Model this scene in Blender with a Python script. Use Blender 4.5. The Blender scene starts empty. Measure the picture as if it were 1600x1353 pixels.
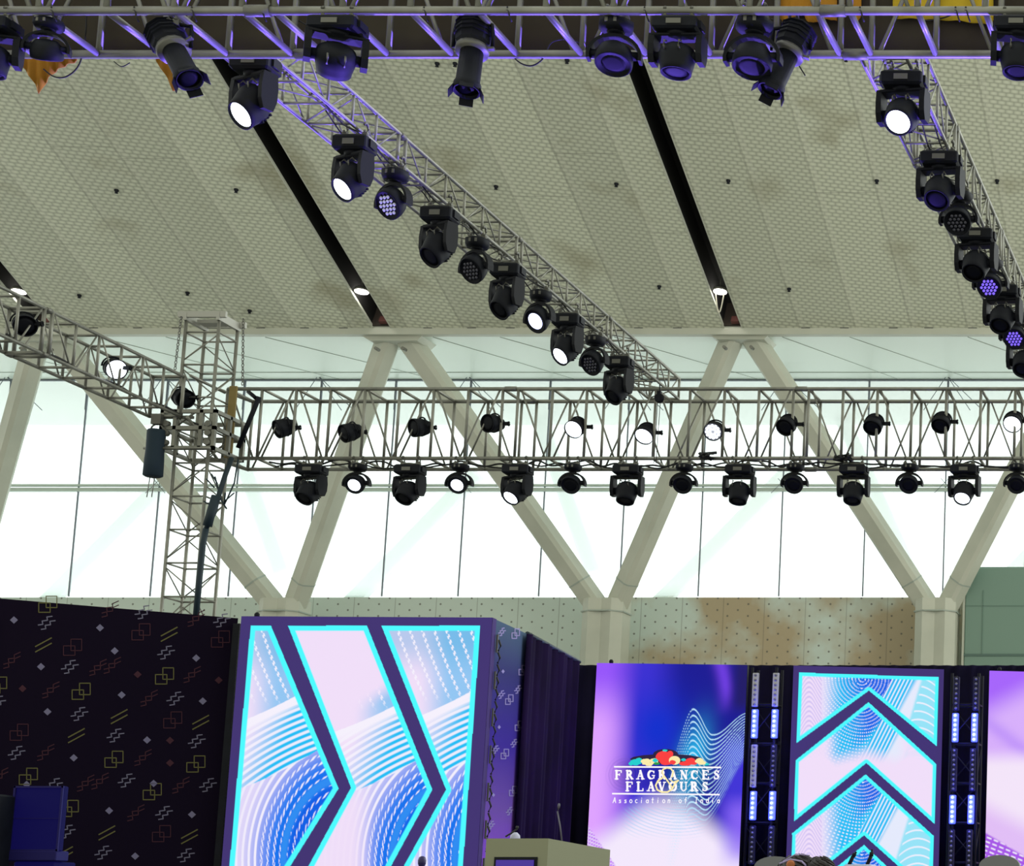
import bpy, math, random
import numpy as np
from mathutils import Vector, Matrix, Euler
random.seed(7)
sc = bpy.context.scene
C = sc.collection
# ------------------------------------------------------------------ camera
F = 3000.0; PX0, PY0 = 2035.0, 1010.0; HOR = 1445.0
TH = math.atan((HOR-PY0)/F); EYE = 1.25
cam_d = bpy.data.cameras.new('camera'); cam = bpy.data.objects.new('camera', cam_d); C.objects.link(cam)
cam_d.sensor_fit = 'HORIZONTAL'; cam_d.sensor_width = 36; cam_d.lens = 36*F/1600
cam_d.shift_x = -(PX0-800)/1600; cam_d.shift_y = (PY0-676.5)/1600
cam_d.clip_end = 500
cam.location = (0, 0, EYE); cam.rotation_euler = (math.pi/2+TH, 0, 0)
sc.camera = cam
sc.view_settings.view_transform = 'Standard'; sc.view_settings.look = 'None'
sc.view_settings.exposure = 0.0; sc.view_settings.gamma = 1.0
sc.view_settings.use_curve_mapping = False
cT, sT = math.cos(TH), math.sin(TH)
def proj(X, Y, Z):
    z = Z-EYE; zc = Y*cT+z*sT; yc = -Y*sT+z*cT
    return PX0+F*X/zc, PY0-F*yc/zc
def elev(py): return math.tan(TH+math.atan((PY0-py)/F))
def at(px, py, Y):
    z = Y*elev(py); zc = Y*cT+z*sT
    return Vector(((px-PX0)*zc/F, Y, z+EYE))
def atz(px, py, Z): return at(px, py, (Z-EYE)/elev(py))
def srgb(r, g, b):
    def f(c):
        c = c/255.0
        return c/12.92 if c <= .04045 else ((c+.055)/1.055)**2.4
    return (f(r), f(g), f(b))
# ------------------------------------------------------------------ world: bright overcast outside the far glass, dimmer hall behind the camera
w = bpy.data.worlds.new('world'); sc.world = w; w.use_nodes = True
nt = w.node_tree; bg = nt.nodes['Background']
tc = nt.nodes.new('ShaderNodeTexCoord'); sp = nt.nodes.new('ShaderNodeSeparateXYZ'); rp = nt.nodes.new('ShaderNodeValToRGB')
nt.links.new(tc.outputs['Generated'], sp.inputs[0]); nt.links.new(sp.outputs['Y'], rp.inputs[0]); nt.links.new(rp.outputs[0], bg.inputs[0])
mr = nt.nodes.new('ShaderNodeMapRange'); mr.inputs['From Min'].default_value = -1; mr.inputs['From Max'].default_value = 1
nt.links.new(sp.outputs['Y'], mr.inputs['Value']); nt.links.new(mr.outputs[0], rp.inputs[0])
rp.color_ramp.elements[0].position = 0.35; rp.color_ramp.elements[0].color = (.60, .61, .51, 1)
rp.color_ramp.elements[1].position = 0.75; rp.color_ramp.elements[1].color = (1.55, 1.66, 1.62, 1)
bg.inputs[1].default_value = 1.3
def light(name, kind, loc, target, energy, color, **kw):
    d = bpy.data.lights.new(name, kind); d.energy = energy; d.color = color
    for k, v in kw.items(): setattr(d, k, v)
    o = bpy.data.objects.new(name, d); C.objects.link(o); o.location = loc
    o.rotation_euler = (Vector(target)-Vector(loc)).to_track_quat('-Z', 'Y').to_euler()
    return o
VIO = (.19, .11, 1.0)
# unseen violet spots added to tint the trusses like the screens' light
light('added_violet_spot', 'SPOT', (-13.5, 22.0, 1.7), (-10.5, 14.8, 8.3), 6500, VIO, spot_size=1.2, spot_blend=.5, shadow_soft_size=.2)
light('added_violet_spot', 'SPOT', (-8.0, 22.0, 1.7), (-5.5, 14.8, 8.3), 6500, VIO, spot_size=1.1, spot_blend=.5, shadow_soft_size=.2)
light('added_violet_spot', 'SPOT', (0.5, 19.5, 1.7), (-7.5, 14.4, 8.3), 11000, VIO, spot_size=1.1, spot_blend=.6, shadow_soft_size=.2)
# daylight and hall light from the open sides of the hall (out of the frame)
light('hall_daylight', 'AREA', (14, 34, 15), (-12, 48, 18), 2600, (1, 1, .86), size=12)

# ------------------------------------------------------------------ materials
def mat(name, col, rough=.6, metal=0, emit=None, es=1.0, spec=.5, noise=None):
    m = bpy.data.materials.new(name); m.use_nodes = True
    p = m.node_tree.nodes['Principled BSDF']
    p.inputs['Base Color'].default_value = (*col, 1); p.inputs['Roughness'].default_value = rough
    p.inputs['Metallic'].default_value = metal; p.inputs['Specular IOR Level'].default_value = spec
    if emit is not None:
        p.inputs['Emission Color'].default_value = (*emit, 1); p.inputs['Emission Strength'].default_value = es
    if noise:
        n = m.node_tree.nodes; l = m.node_tree.links
        t = n.new('ShaderNodeTexCoord'); nz = n.new('ShaderNodeTexNoise'); nz.inputs['Scale'].default_value = noise[0]
        nz.inputs['Detail'].default_value = 4
        r = n.new('ShaderNodeValToRGB'); r.color_ramp.elements[0].position = .35; r.color_ramp.elements[1].position = .65
        r.color_ramp.elements[0].color = (*col, 1); r.color_ramp.elements[1].color = (*noise[1], 1)
        l.new(t.outputs['Object'], nz.inputs['Vector']); l.new(nz.outputs['Fac'], r.inputs[0]); l.new(r.outputs[0], p.inputs['Base Color'])
    return m
STEEL = mat('truss_aluminium', (.33, .33, .29), .45, .55, noise=(3.0, (.22, .22, .19)))
STEELD = mat('truss_aluminium_dull', (.25, .25, .22), .5, .5, noise=(3.0, (.17, .17, .15)))
BLACK = mat('black_housing', (.005, .006, .010), .6, 0, spec=.22, noise=(6.0, (.008, .010, .017)))
BLACKM = mat('black_yoke', (.004, .005, .009), .6, spec=.22)
GLASSD = mat('dark_lens', (.004, .005, .009), .6, spec=.2)
GLASSLED = mat('led_cluster', (.10, .10, .13), .2)
LIT = mat('lit_lens', (1, 1, 1), .3, emit=(.80, .88, 1.0), es=5.0)
LITB = mat('lit_lens_blue', (.5, .5, 1), .3, emit=(.55, .6, 1.0), es=4.0)
LEDV = mat('violet_led', (.2, .1, .6), .3, emit=(.16, .10, .75), es=1.3)
LEDW = mat('pale_led', (.5, .5, .55), .3, emit=(.5, .52, .6), es=.35)
CLAMP = mat('clamp_metal', (.16, .16, .14), .45, .5)
CABLE = mat('black_cable', (.012, .012, .014), .6)
WHITEP = mat('white_paint', (.60, .61, .53), .55, noise=(.6, (.50, .52, .45)))
OUTW = mat('outside_paint', (.80, .86, .84), .6)
CONC = mat('hall_floor', (.30, .29, .27), .6, noise=(.4, (.24, .23, .22)))
BLKCLOTH = mat('black_drape', (.006, .005, .018), .95, spec=.1, noise=(1.5, (.009, .007, .03)))
PURF = mat('purple_fascia', (.075, .047, .20), .7, spec=.15)

# ------------------------------------------------------------------ mesh builder
class MB:
    def __init__(s): s.v = []; s.f = []; s.m = []; s.s = []
    def add(s, vs, fs, mi=0, smooth=False, M=None):
        b = len(s.v)
        if M is not None: vs = [M @ Vector(v) for v in vs]
        s.v += [tuple(v) for v in vs]; s.f += [tuple(i+b for i in f) for f in fs]
        s.m += [mi]*len(fs); s.s += [smooth]*len(fs)
        return s
    def box(s, c, d, M=None, mi=0, taper=None):
        x, y, z = d[0]/2, d[1]/2, d[2]/2; t = taper or (1, 1)
        vs = [(c[0]+i*x*(t[0] if k < 0 else 1), c[1]+j*y*(t[1] if k < 0 else 1), c[2]+k*z) for k in (-1, 1) for j in (-1, 1) for i in (-1, 1)]
        return s.add(vs, [(0, 2, 3, 1), (4, 5, 7, 6), (0, 1, 5, 4), (2, 6, 7, 3), (0, 4, 6, 2), (1, 3, 7, 5)], mi, False, M)
    def bbox(s, c, d, b=.01, M=None, mi=0):
        x, y, z = d[0]/2, d[1]/2, d[2]/2; b = min(b, x*.9, y*.9, z*.9)
        vs = []; fs = []
        for (zz, ins) in ((-z, b), (-z+b, 0), (z-b, 0), (z, b)):
            X, Yy = x-ins, y-ins; cc = b*.6
            vs += [(c[0]+p, c[1]+q, c[2]+zz) for p, q in ((-X+cc, -Yy), (X-cc, -Yy), (X, -Yy+cc), (X, Yy-cc), (X-cc, Yy), (-X+cc, Yy), (-X, Yy-cc), (-X, -Yy+cc))]
        for r in range(3):
            for i in range(8):
                j = (i+1) % 8; fs.append((r*8+i, r*8+j, r*8+8+j, r*8+8+i))
        fs.append(tuple(reversed(range(8)))); fs.append(tuple(range(24, 32)))
        return s.add(vs, fs, mi, False, M)
    def tube(s, a, b, r, n=8, mi=0, M=None, r2=None):
        a, b = Vector(a), Vector(b); d = b-a
        if d.length < 1e-6: return s
        q = d.to_track_quat('Z', 'Y'); vs = []
        for p, rr in ((a, r), (b, r if r2 is None else r2)):
            for i in range(n):
                t = 2*math.pi*i/n; vs.append(p+q @ Vector((rr*math.cos(t), rr*math.sin(t), 0)))
        b0 = len(s.v)
        s.add(vs, [(i, (i+1) % n, n+(i+1) % n, n+i) for i in range(n)], mi, True, M)
        s.add([], [tuple(b0-len(s.v)+i for i in reversed(range(n)))], mi) if False else None
        k = len(s.v)-2*n
        s.f += [tuple(k+i for i in reversed(range(n))), tuple(k+n+i for i in range(n))]; s.m += [mi]*2; s.s += [False]*2
        return s
    def path(s, pts, r, n=6, mi=0, M=None):
        pts = [Vector(p) for p in pts]; k = len(pts); vs = []
        for i, p in enumerate(pts):
            d = pts[min(i+1, k-1)]-pts[max(i-1, 0)]; q = d.to_track_quat('Z', 'Y')
            for j in range(n):
                t = 2*math.pi*j/n; vs.append(p+q @ Vector((r*math.cos(t), r*math.sin(t), 0)))
        fs = [(i*n+j, i*n+(j+1) % n, (i+1)*n+(j+1) % n, (i+1)*n+j) for i in range(k-1) for j in range(n)]
        fs += [tuple(reversed(range(n))), tuple((k-1)*n+j for j in range(n))]
        return s.add(vs, fs, mi, True, M)
    def lathe(s, prof, n=24, M=None, mi=0, smooth=True):   # prof: (r, z) along local z
        vs = []; k = len(prof)
        for r, z in prof:
            for j in range(n):
                t = 2*math.pi*j/n; vs.append((r*math.cos(t), r*math.sin(t), z))
        fs = [(i*n+j, i*n+(j+1) % n, (i+1)*n+(j+1) % n, (i+1)*n+j) for i in range(k-1) for j in range(n)]
        fs += [tuple(reversed(range(n))), tuple((k-1)*n+j for j in range(n))]
        return s.add(vs, fs, mi, smooth, M)
    def prism(s, poly, z0, z1, M=None, mi=0):
        n = len(poly); vs = [(x, y, z0) for x, y in poly]+[(x, y, z1) for x, y in poly]
        fs = [tuple(reversed(range(n))), tuple(range(n, 2*n))]+[(i, (i+1) % n, n+(i+1) % n, n+i) for i in range(n)]
        return s.add(vs, fs, mi, False, M)
    def mesh(s, name, mats):
        me = bpy.data.meshes.new(name); me.from_pydata(s.v, [], s.f)
        for m in (mats if isinstance(mats, (list, tuple)) else [mats]): me.materials.append(m)
        me.polygons.foreach_set('material_index', s.m); me.polygons.foreach_set('use_smooth', s.s); me.update()
        return me
    def build(s, name, mats, parent=None, loc=(0, 0, 0)):
        o = bpy.data.objects.new(name, s.mesh(name, mats)); C.objects.link(o); o.location = loc
        if parent: o.parent = parent
        return o
def tag(o, label=None, cat=None, group=None, kind=None):
    if label: o['label'] = label
    if cat: o['category'] = cat
    if group: o['group'] = group
    if kind: o['kind'] = kind
    return o
def empty(name, loc, label=None, cat=None, group=None, kind=None, rz=0):
    o = bpy.data.objects.new(name, None); C.objects.link(o); o.location = loc; o.rotation_euler = (0, 0, rz); o.empty_display_size = .1
    return tag(o, label, cat, group, kind)
def copy_tree(o, parent=None):
    c = o.copy(); C.objects.link(c); c.parent = parent
    for ch in [x for x in bpy.data.objects if x.parent == o]: copy_tree(ch, c)
    return c

# ================================================================== THE HALL
ZC = 17.5+EYE; YC = 55.0; SL = .444; A = math.atan(SL)
def wx(px, py, Y): return at(px, py, Y).x
# floor
b = MB(); b.box((-10, 35, -.05), (90, 80, .1)); tag(b.build('floor', CONC), kind='structure')
# stage deck (below the frame)
b = MB(); b.box((-9.5, 20.6, .5), (19, 18, 1.0)); st = b.build('stage_deck', BLACK)
tag(st, 'low black stage deck carrying the screens and lectern', 'stage')
# ceiling panels: slope rising toward the camera, textured corrugated mesh sheets
def ceiling_mat():
    m = bpy.data.materials.new('perforated_ceiling'); m.use_nodes = True; n = m.node_tree.nodes; l = m.node_tree.links
    p = n['Principled BSDF']; p.inputs['Roughness'].default_value = .75
    t = n.new('ShaderNodeTexCoord')
    mp = n.new('ShaderNodeMapping'); mp.inputs['Rotation'].default_value = (0, 0, math.radians(-9)); l.new(t.outputs['Object'], mp.inputs[0])
    sm = n.new('ShaderNodeSeparateXYZ'); l.new(mp.outputs[0], sm.inputs[0])
    def mm(op, a, bb=None):
        x = n.new('ShaderNodeMath'); x.operation = op
        for i, v in enumerate((a, bb)):
            if v is None: continue
            if hasattr(v, 'links'): l.new(v, x.inputs[i])
            else: x.inputs[i].default_value = v
        return x.outputs[0]
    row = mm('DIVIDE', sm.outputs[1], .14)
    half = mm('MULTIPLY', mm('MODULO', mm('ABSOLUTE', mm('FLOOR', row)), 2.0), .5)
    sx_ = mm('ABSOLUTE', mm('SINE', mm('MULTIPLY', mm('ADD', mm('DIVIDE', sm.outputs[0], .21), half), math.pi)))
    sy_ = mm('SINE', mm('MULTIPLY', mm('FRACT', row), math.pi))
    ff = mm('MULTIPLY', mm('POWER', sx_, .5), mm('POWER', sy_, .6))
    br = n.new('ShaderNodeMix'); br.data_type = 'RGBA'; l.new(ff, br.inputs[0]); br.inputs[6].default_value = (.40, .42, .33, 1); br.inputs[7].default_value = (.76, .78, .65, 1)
    # seams between sheets every 1.66 m
    se = n.new('ShaderNodeSeparateXYZ'); l.new(t.outputs['Object'], se.inputs[0])
    def math_(op, a, bb=None):
        x = n.new('ShaderNodeMath'); x.operation = op
        for i, v in enumerate((a, bb)):
            if v is None: continue
            if hasattr(v, 'is_linked') or hasattr(v, 'links'): l.new(v, x.inputs[i])
            else: x.inputs[i].default_value = v
        return x.outputs[0]
    dv = math_('DIVIDE', se.outputs[0], 1.66); fr = math_('FRACT', dv); fl = math_('FLOOR', dv)
    seam = math_('LESS_THAN', fr, .035); rib = math_('LESS_THAN', math_('ABSOLUTE', math_('SUBTRACT', fr, .09)), .045)
    wn = n.new('ShaderNodeTexWhiteNoise'); wn.noise_dimensions = '1D'; l.new(fl, wn.inputs['W'])
    # cross joints every ~7.3 m of slope, staggered per strip
    cj = math_('FRACT', math_('ADD', math_('DIVIDE', se.outputs[1], 6.1), wn.outputs[0])); cjs = math_('LESS_THAN', cj, .006)
    def mix(fac, a, bcol, ty='MIX'):
        x = n.new('ShaderNodeMix'); x.data_type = 'RGBA'; x.blend_type = ty
        if hasattr(fac, 'links'): l.new(fac, x.inputs[0])
        else: x.inputs[0].default_value = fac
        for i, v in ((6, a), (7, bcol)):
            if hasattr(v, 'links'): l.new(v, x.inputs[i])
            else: x.inputs[i].default_value = v
        return x.outputs[2]
    c0 = mix(math_('MULTIPLY', seam, .30), br.outputs[2], (.25, .25, .2, 1))
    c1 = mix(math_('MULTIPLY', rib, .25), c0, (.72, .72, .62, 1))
    c2 = mix(math_('MULTIPLY', cjs, .35), c1, (.22, .22, .17, 1))
    wv = math_('MULTIPLY', math_('SUBTRACT', wn.outputs[0], .5), .16)
    hs = n.new('ShaderNodeHueSaturation'); l.new(math_('ADD', wv, 1.0), hs.inputs['Value']); l.new(c2, hs.inputs['Color'])
    nz = n.new('ShaderNodeTexNoise'); nz.inputs['Scale'].default_value = .42; nz.inputs['Detail'].default_value = 3; l.new(t.outputs['Object'], nz.inputs['Vector'])
    rr = n.new('ShaderNodeValToRGB'); rr.color_ramp.elements[0].position = .58; rr.color_ramp.elements[0].color = (0, 0, 0, 1); rr.color_ramp.elements[1].position = .72; rr.color_ramp.elements[1].color = (.55, .55, .55, 1)
    l.new(nz.outputs['Fac'], rr.inputs[0])
    c3 = mix(rr.outputs[0], hs.outputs[0], (.30, .27, .16, 1))
    l.new(c3, p.inputs['Base Color'])
    return m
CEIL = ceiling_mat()
DARKDECK = mat('dark_roof_deck', (.006, .006, .006), .9)
nodes_px = [-460, 74, 598, 1146, 1700, 2260]
gx = [wx(p, 505, YC) for p in nodes_px]
GW = .56
root = empty('ceiling', (0, YC, ZC), kind='structure')
root.rotation_euler = (-A, 0, 0)
LEN = 34
for i in range(len(gx)-1):
    x0, x1 = gx[i]+GW/2, gx[i+1]-GW/2
    b = MB(); b.box(((x0+x1)/2, -LEN/2, .03), (x1-x0, LEN, .06)); b.build('ceiling_panel', CEIL, root)
b = MB(); b.box((gx[2], -LEN/2, .95), (40, LEN, .1)); b.build('roof_deck', DARKDECK, root)
for i in range(1, 5):     # trough cheeks
    for s in (-1, 1):
        b = MB(); b.box((gx[i]+s*(GW/2-.01), -LEN/2, .03), (.03, LEN, .075)); b.build('slot_edge', WHITEP, root); b = MB(); b.box((gx[i]+s*(GW/2+.03), -LEN/2, .50), (.04, LEN, .84)); b.build('slot_side', DARKDECK, root)
for i in range(1, 5):
    b = MB(); b.box((gx[i], -.10, .50), (GW+.06, .05, .95)); b.build('slot_end', mat('slot_end_brown', (.03, .022, .016), .8), root)
    b = MB(); b.box((gx[i]+.10, -.22, .14), (.22, .12, .2)); b.build('junction_box', mat('junction_red', (.10, .025, .02), .6), root)
# slot lamps: bright round floodlight in each dark slot with a loop of cable
WARM = mat('floodlight_glow', (1, 1, .95), emit=(1, .96, .88), es=9)
lamps = [(74, 28, 459, 'far left'), (598, 583, 468, 'middle'), (1146, 1134, 466, 'right')]
for i, (npx, lx, ly, wh) in enumerate(lamps):
    s0 = 1.45
    base = Vector((gx[i+1]+(-.02), YC-s0*math.cos(A), ZC+s0*math.sin(A)+.12))
    names = ['round floodlight in the dark roof slot at the left edge', 'round floodlight in the dark roof slot left of the middle', 'round floodlight with hanging cable loop in the right dark roof slot']
    r = empty('floodlight', base, names[i], 'floodlight', 'floodlights in the roof slots')
    M = Matrix.Rotation(math.radians(-8), 4, 'X')
    b = MB(); b.lathe([(.13, .10), (.20, .06), (.22, 0), (.20, -.02)], 20, M); b.build('housing', STEELD, r)
    b = MB(); b.lathe([(.19, -.022), (.19, -.03), (.05, -.05)], 20, M); b.build('lamp', WARM, r)
    b = MB(); b.tube((0, 0, .1), (0, 0, .66), .02); b.build('bracket', STEELD, r)
    light('floodlight_bulb', 'POINT', base+Vector((0, .25, .02)), base, 14, (1, .95, .85), shadow_soft_size=.1)
    if i == 2:
        pts = [(-.13+.26*k/14, -.02+.0*k, -.03-.62*math.sin(math.pi*k/14)) for k in range(15)]
        b = MB(); b.path(pts, .018); b.build('cable_loop', mat('pale_cable', (.75, .72, .6), .5), r)
# eave beam (trim) along the lower ceiling edge, with dark openings
b = MB(); xa, xb = gx[0]-2, gx[-1]+2
b.box(((xa+xb)/2, YC+.1, ZC-.05), (xb-xa, .25, .26)); eb = b.build('trim_1', WHITEP); tag(eb, kind='structure')
b = MB()
x = xa
k = 0
while x < xb:
    if all(abs(x-g) > .9 for g in gx): b.box((x, YC-.03, ZC+.03), (.26, .03, .05))
    x += (1.15, 1.45, 1.05, 1.3)[k % 4]; k += 1
b.build('beam_opening', BLACK, eb)
# soffit inside and outside the glass
YG = 60.0; ZG = 17.38+EYE
SOFF = mat('soffit_panel', (.72, .80, .72), .35)
b = MB()
n_ = 0
b.add([(xa, YC+.2, ZC-.18), (xb, YC+.2, ZC-.18), (xb, YG, ZG), (xa, YG, ZG), (xa, YC+.2, ZC), (xb, YC+.2, ZC), (xb, YG, ZG+.2), (xa, YG, ZG+.2)], [(0, 1, 2, 3), (7, 6, 5, 4), (0, 4, 5, 1), (1, 5, 6, 2), (2, 6, 7, 3), (3, 7, 4, 0)])
so = b.build('trim_2', SOFF); tag(so, kind='structure')
SEAM = mat('soffit_seam', (.40, .45, .41), .6)
b = MB()
for i in range(1, len(gx)-1):
    for dx0, dx1 in ((3.4, 6.3), (-3.6, -.6), (1.4, 3.9)):
        p = Vector((gx[i]+dx0, YC+.25, ZC-.185)); q = Vector((gx[i]+dx1, YG-.05, ZG-.005))
        b.tube(p, q, .009, 5)
b.tube((xa, YG-.9, ZG-.02), (xb, YG-.9, ZG-.02), .01, 5)
b.build('seam', SEAM, so)
b = MB(); b.box(((xa+xb)/2, (YG+.1+65.8)/2, ZG+.12), (xb-xa, 5.6, .2)); tag(b.build('trim_3', mat('outside_soffit', (.62, .66, .60), .6)), kind='structure')
# ---- the glass wall
WZ = 60*elev(932)+EYE
win = empty('window_1', (0, YG, WZ), kind='structure')
GL = bpy.data.materials.new('window_glass'); GL.use_nodes = True
n = GL.node_tree.nodes; l = GL.node_tree.links; n.remove(n['Principled BSDF'])
tr = n.new('ShaderNodeBsdfTransparent'); tr.inputs[0].default_value = (.97, 1, .99, 1); gs = n.new('ShaderNodeBsdfGlossy'); gs.inputs['Roughness'].default_value = .02
mx = n.new('ShaderNodeMixShader'); mx.inputs[0].default_value = .05; tl_ = n.new('ShaderNodeBsdfTranslucent'); tl_.inputs[0].default_value = (.97, 1, 1, 1); m2 = n.new('ShaderNodeMixShader'); m2.inputs[0].default_value = .35; l.new(tr.outputs[0], m2.inputs[1]); l.new(tl_.outputs[0], m2.inputs[2]); l.new(m2.outputs[0], mx.inputs[1]); l.new(gs.outputs[0], mx.inputs[2]); l.new(mx.outputs[0], n['Material Output'].inputs[0])
mull_px = [-140, -14, 108, 235, 357, 479, 597, 716, 842, 968, 1091, 1217, 1348, 1473, 1600, 1726]
mx_ = [wx(p, 930, YG) for p in mull_px]
MULL = mat('mullion_dark', (.16, .18, .22), .5); TRN = mat('transom_pale', (.55, .63, .58), .5)
ZT = 60*elev(763)+EYE
for i in range(len(mx_)-1):
    for (z0, z1) in ((WZ, ZT), (ZT, ZG)):
        b = MB(); b.box(((mx_[i]+mx_[i+1])/2, 0, (z0+z1)/2-WZ), (mx_[i+1]-mx_[i]-.04, .02, z1-z0-.04)); b.build('pane', GL, win)
for x in mx_:
    b = MB(); b.box((x, -.02, (ZG+WZ)/2-WZ), (.035, .05, ZG-WZ)); b.box((x, -.04, ZG-WZ-.5), (.055, .05, 1.0)); b.build('mullion', MULL, win)
b = MB(); b.box(((xa+xb)/2, -.05, ZT-WZ+.08), (xb-xa, .12, .07)); b.box(((xa+xb)/2, -.05, ZT-WZ-.06), (xb-xa, .16, .11)); b.build('transom', TRN, win)
b = MB(); b.box(((xa+xb)/2, -.06, ZG-WZ-.03), (xb-xa, .08, .05)); b.build('top_rail', MULL, win)
b = MB()
for x in mx_[1::2]:      # thin stay rods fanning out under the soffit
    for dx in (-.75, .75, 1.15):
        b.tube((x+.05*dx, -.3, ZG-WZ+.0), (x+dx, -.15, ZG-WZ-1.05), .012, 5)
    for dx in (-.32, .3):
        b.tube((x-dx*.4, -.2, ZT-WZ+.28), (x+dx, -.2, ZT-WZ-.2), .01, 5)
b.build('stay_rod', MULL, win)
# ---- far wall below the glass: stained panels with a grid of fixings
def wallmat():
    m = bpy.data.materials.new('dotted_wall_panels'); m.use_nodes = True; n = m.node_tree.nodes; l = m.node_tree.links
    p = n['Principled BSDF']; p.inputs['Roughness'].default_value = .6
    t = n.new('ShaderNodeTexCoord'); se = n.new('ShaderNodeSeparateXYZ'); l.new(t.outputs['Object'], se.inputs[0])
    def M_(op, a, bb=None):
        x = n.new('ShaderNodeMath'); x.operation = op
        for i, v in enumerate((a, bb)):
            if v is None: continue
            if hasattr(v, 'links'): l.new(v, x.inputs[i])
            else: x.inputs[i].default_value = v
        return x.outputs[0]
    X, Z = se.outputs[0], se.outputs[2]
    row = M_('FLOOR', M_('DIVIDE', Z, .19)); odd = M_('MODULO', M_('ABSOLUTE', row), 2.0)
    fx = M_('SUBTRACT', M_('FRACT', M_('ADD', M_('DIVIDE', X, .65), M_('MULTIPLY', odd, .5))), .5)
    fz = M_('SUBTRACT', M_('FRACT', M_('DIVIDE', Z, .19)), .5)
    d2 = M_('ADD', M_('POWER', M_('MULTIPLY', fx, .65), 2.0), M_('POWER', M_('MULTIPLY', fz, .19), 2.0))
    dot = M_('LESS_THAN', d2, .032**2)
    seam = M_('LESS_THAN', M_('FRACT', M_('DIVIDE', M_('ADD', X, 4.05), 1.3)), .02)
    nz = n.new('ShaderNodeTexNoise'); nz.inputs['Scale'].default_value = .5; nz.inputs['Detail'].default_value = 4; l.new(t.outputs['Object'], nz.inputs['Vector'])
    gr = M_('MULTIPLY', M_('ADD', X, 22.0), .05)          # the damp stains lie toward the right
    rr = n.new('ShaderNodeValToRGB'); rr.color_ramp.elements[0].position = .50; rr.color_ramp.elements[1].position = .72
    rr.color_ramp.elements[0].color = (.62, .71, .66, 1); rr.color_ramp.elements[1].color = (.47, .38, .25, 1)
    l.new(M_('ADD', nz.outputs['Fac'], M_('MAXIMUM', M_('MINIMUM', gr, .16), -.25)), rr.inputs[0])
    x1 = n.new('ShaderNodeMix'); x1.data_type = 'RGBA'; l.new(M_('MULTIPLY', M_('MAXIMUM', dot, M_('MULTIPLY', seam, .5)), .8), x1.inputs[0]); l.new(rr.outputs[0], x1.inputs[6]); x1.inputs[7].default_value = (.12, .12, .1, 1)
    l.new(x1.outputs[2], p.inputs['Base Color'])
    return m
b = MB(); b.box(((xa+xb)/2, YG+.25, WZ/2-.05), (xb-xa, .5, WZ+.05)); tag(b.build('wall_back', wallmat()), kind='structure')
# green-grey duct housing on the wall at right
p0 = at(1508, 922, 58.6); p1 = at(1720, 922, 58.6); pb = at(1508, 1080, 58.6)
GG = mat('green_grey_panel', (.20, .31, .26), .55)
b = MB(); b.bbox(((p0.x+p1.x)/2, 59.3, (p0.z+1.5)/2+.0), (p1.x-p0.x, 1.3, p0.z-1.5+1.5), .05)
gb = empty('plant_room_box', (0, 0, 0), 'large green-grey panelled box against the back wall at the right edge', 'box')
b.build('casing', GG, gb)
b = MB(); zz = at(1508, 1023, 58.6).z; b.box(((p0.x+p1.x)/2, 58.63, zz), (p1.x-p0.x, .03, .07)); b.build('joint_strip', mat('joint_dark', (.10, .17, .15), .6), gb)
b = MB(); b.box(((p0.x+p1.x)/2, 58.64, at(1508, 946, 58.6).z), (p1.x-p0.x, .03, .02)); b.box((at(1535, 970, 58.6).x, 58.64, (p0.z+zz)/2), (.02, .03, p0.z-zz)); b.build('panel_joint', mat('joint_soft', (.16, .26, .22), .6), gb)
b = MB(); b.box((p0.x-.03, 58.9, p0.z/2), (.06, .6, p0.z)); b.build('edge_trim', WHITEP, gb)
# ---- Y columns
def beam(b, p, q, wd, dp, twist=0):
    p, q = Vector(p), Vector(q); d = (q-p).normalized()
    side = d.cross(Vector((0, 1, 0))).normalized(); up = side.cross(d).normalized()
    R = Matrix.Rotation(twist, 3, d); side = R @ side; up = R @ up
    ch = .10; vs = []
    prof = [(-wd/2+ch, -dp/2), (wd/2-ch, -dp/2), (wd/2, -dp/2+ch), (wd/2, dp/2-ch), (wd/2-ch, dp/2), (-wd/2+ch, dp/2), (-wd/2, dp/2-ch), (-wd/2, -dp/2+ch)]
    for c in (p, q):
        for u, v in prof: vs.append(c+side*u+up*v)
    b.add(vs, [tuple(reversed(range(8))), tuple(range(8, 16))]+[(i, (i+1) % 8, 8+(i+1) % 8, 8+i) for i in range(8)])
pil_px = [-72, 445, 948, 1465]
YP = 58.6
ZP = at(445, 938, YP).z
tops = [at(74, 528, YC+.6), at(622, 528, YC+.6), at(1160, 526, YC+.6), at(1712, 524, YC+.6)]
tops = [at(-470, 530, YC+.6)]+tops
lab = ['white Y-shaped building column mostly cut off by the left edge', 'white Y-shaped building column behind the truss tower',
       'white Y-shaped building column above the middle screen', 'white Y-shaped building column above the chevron screen']
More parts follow.
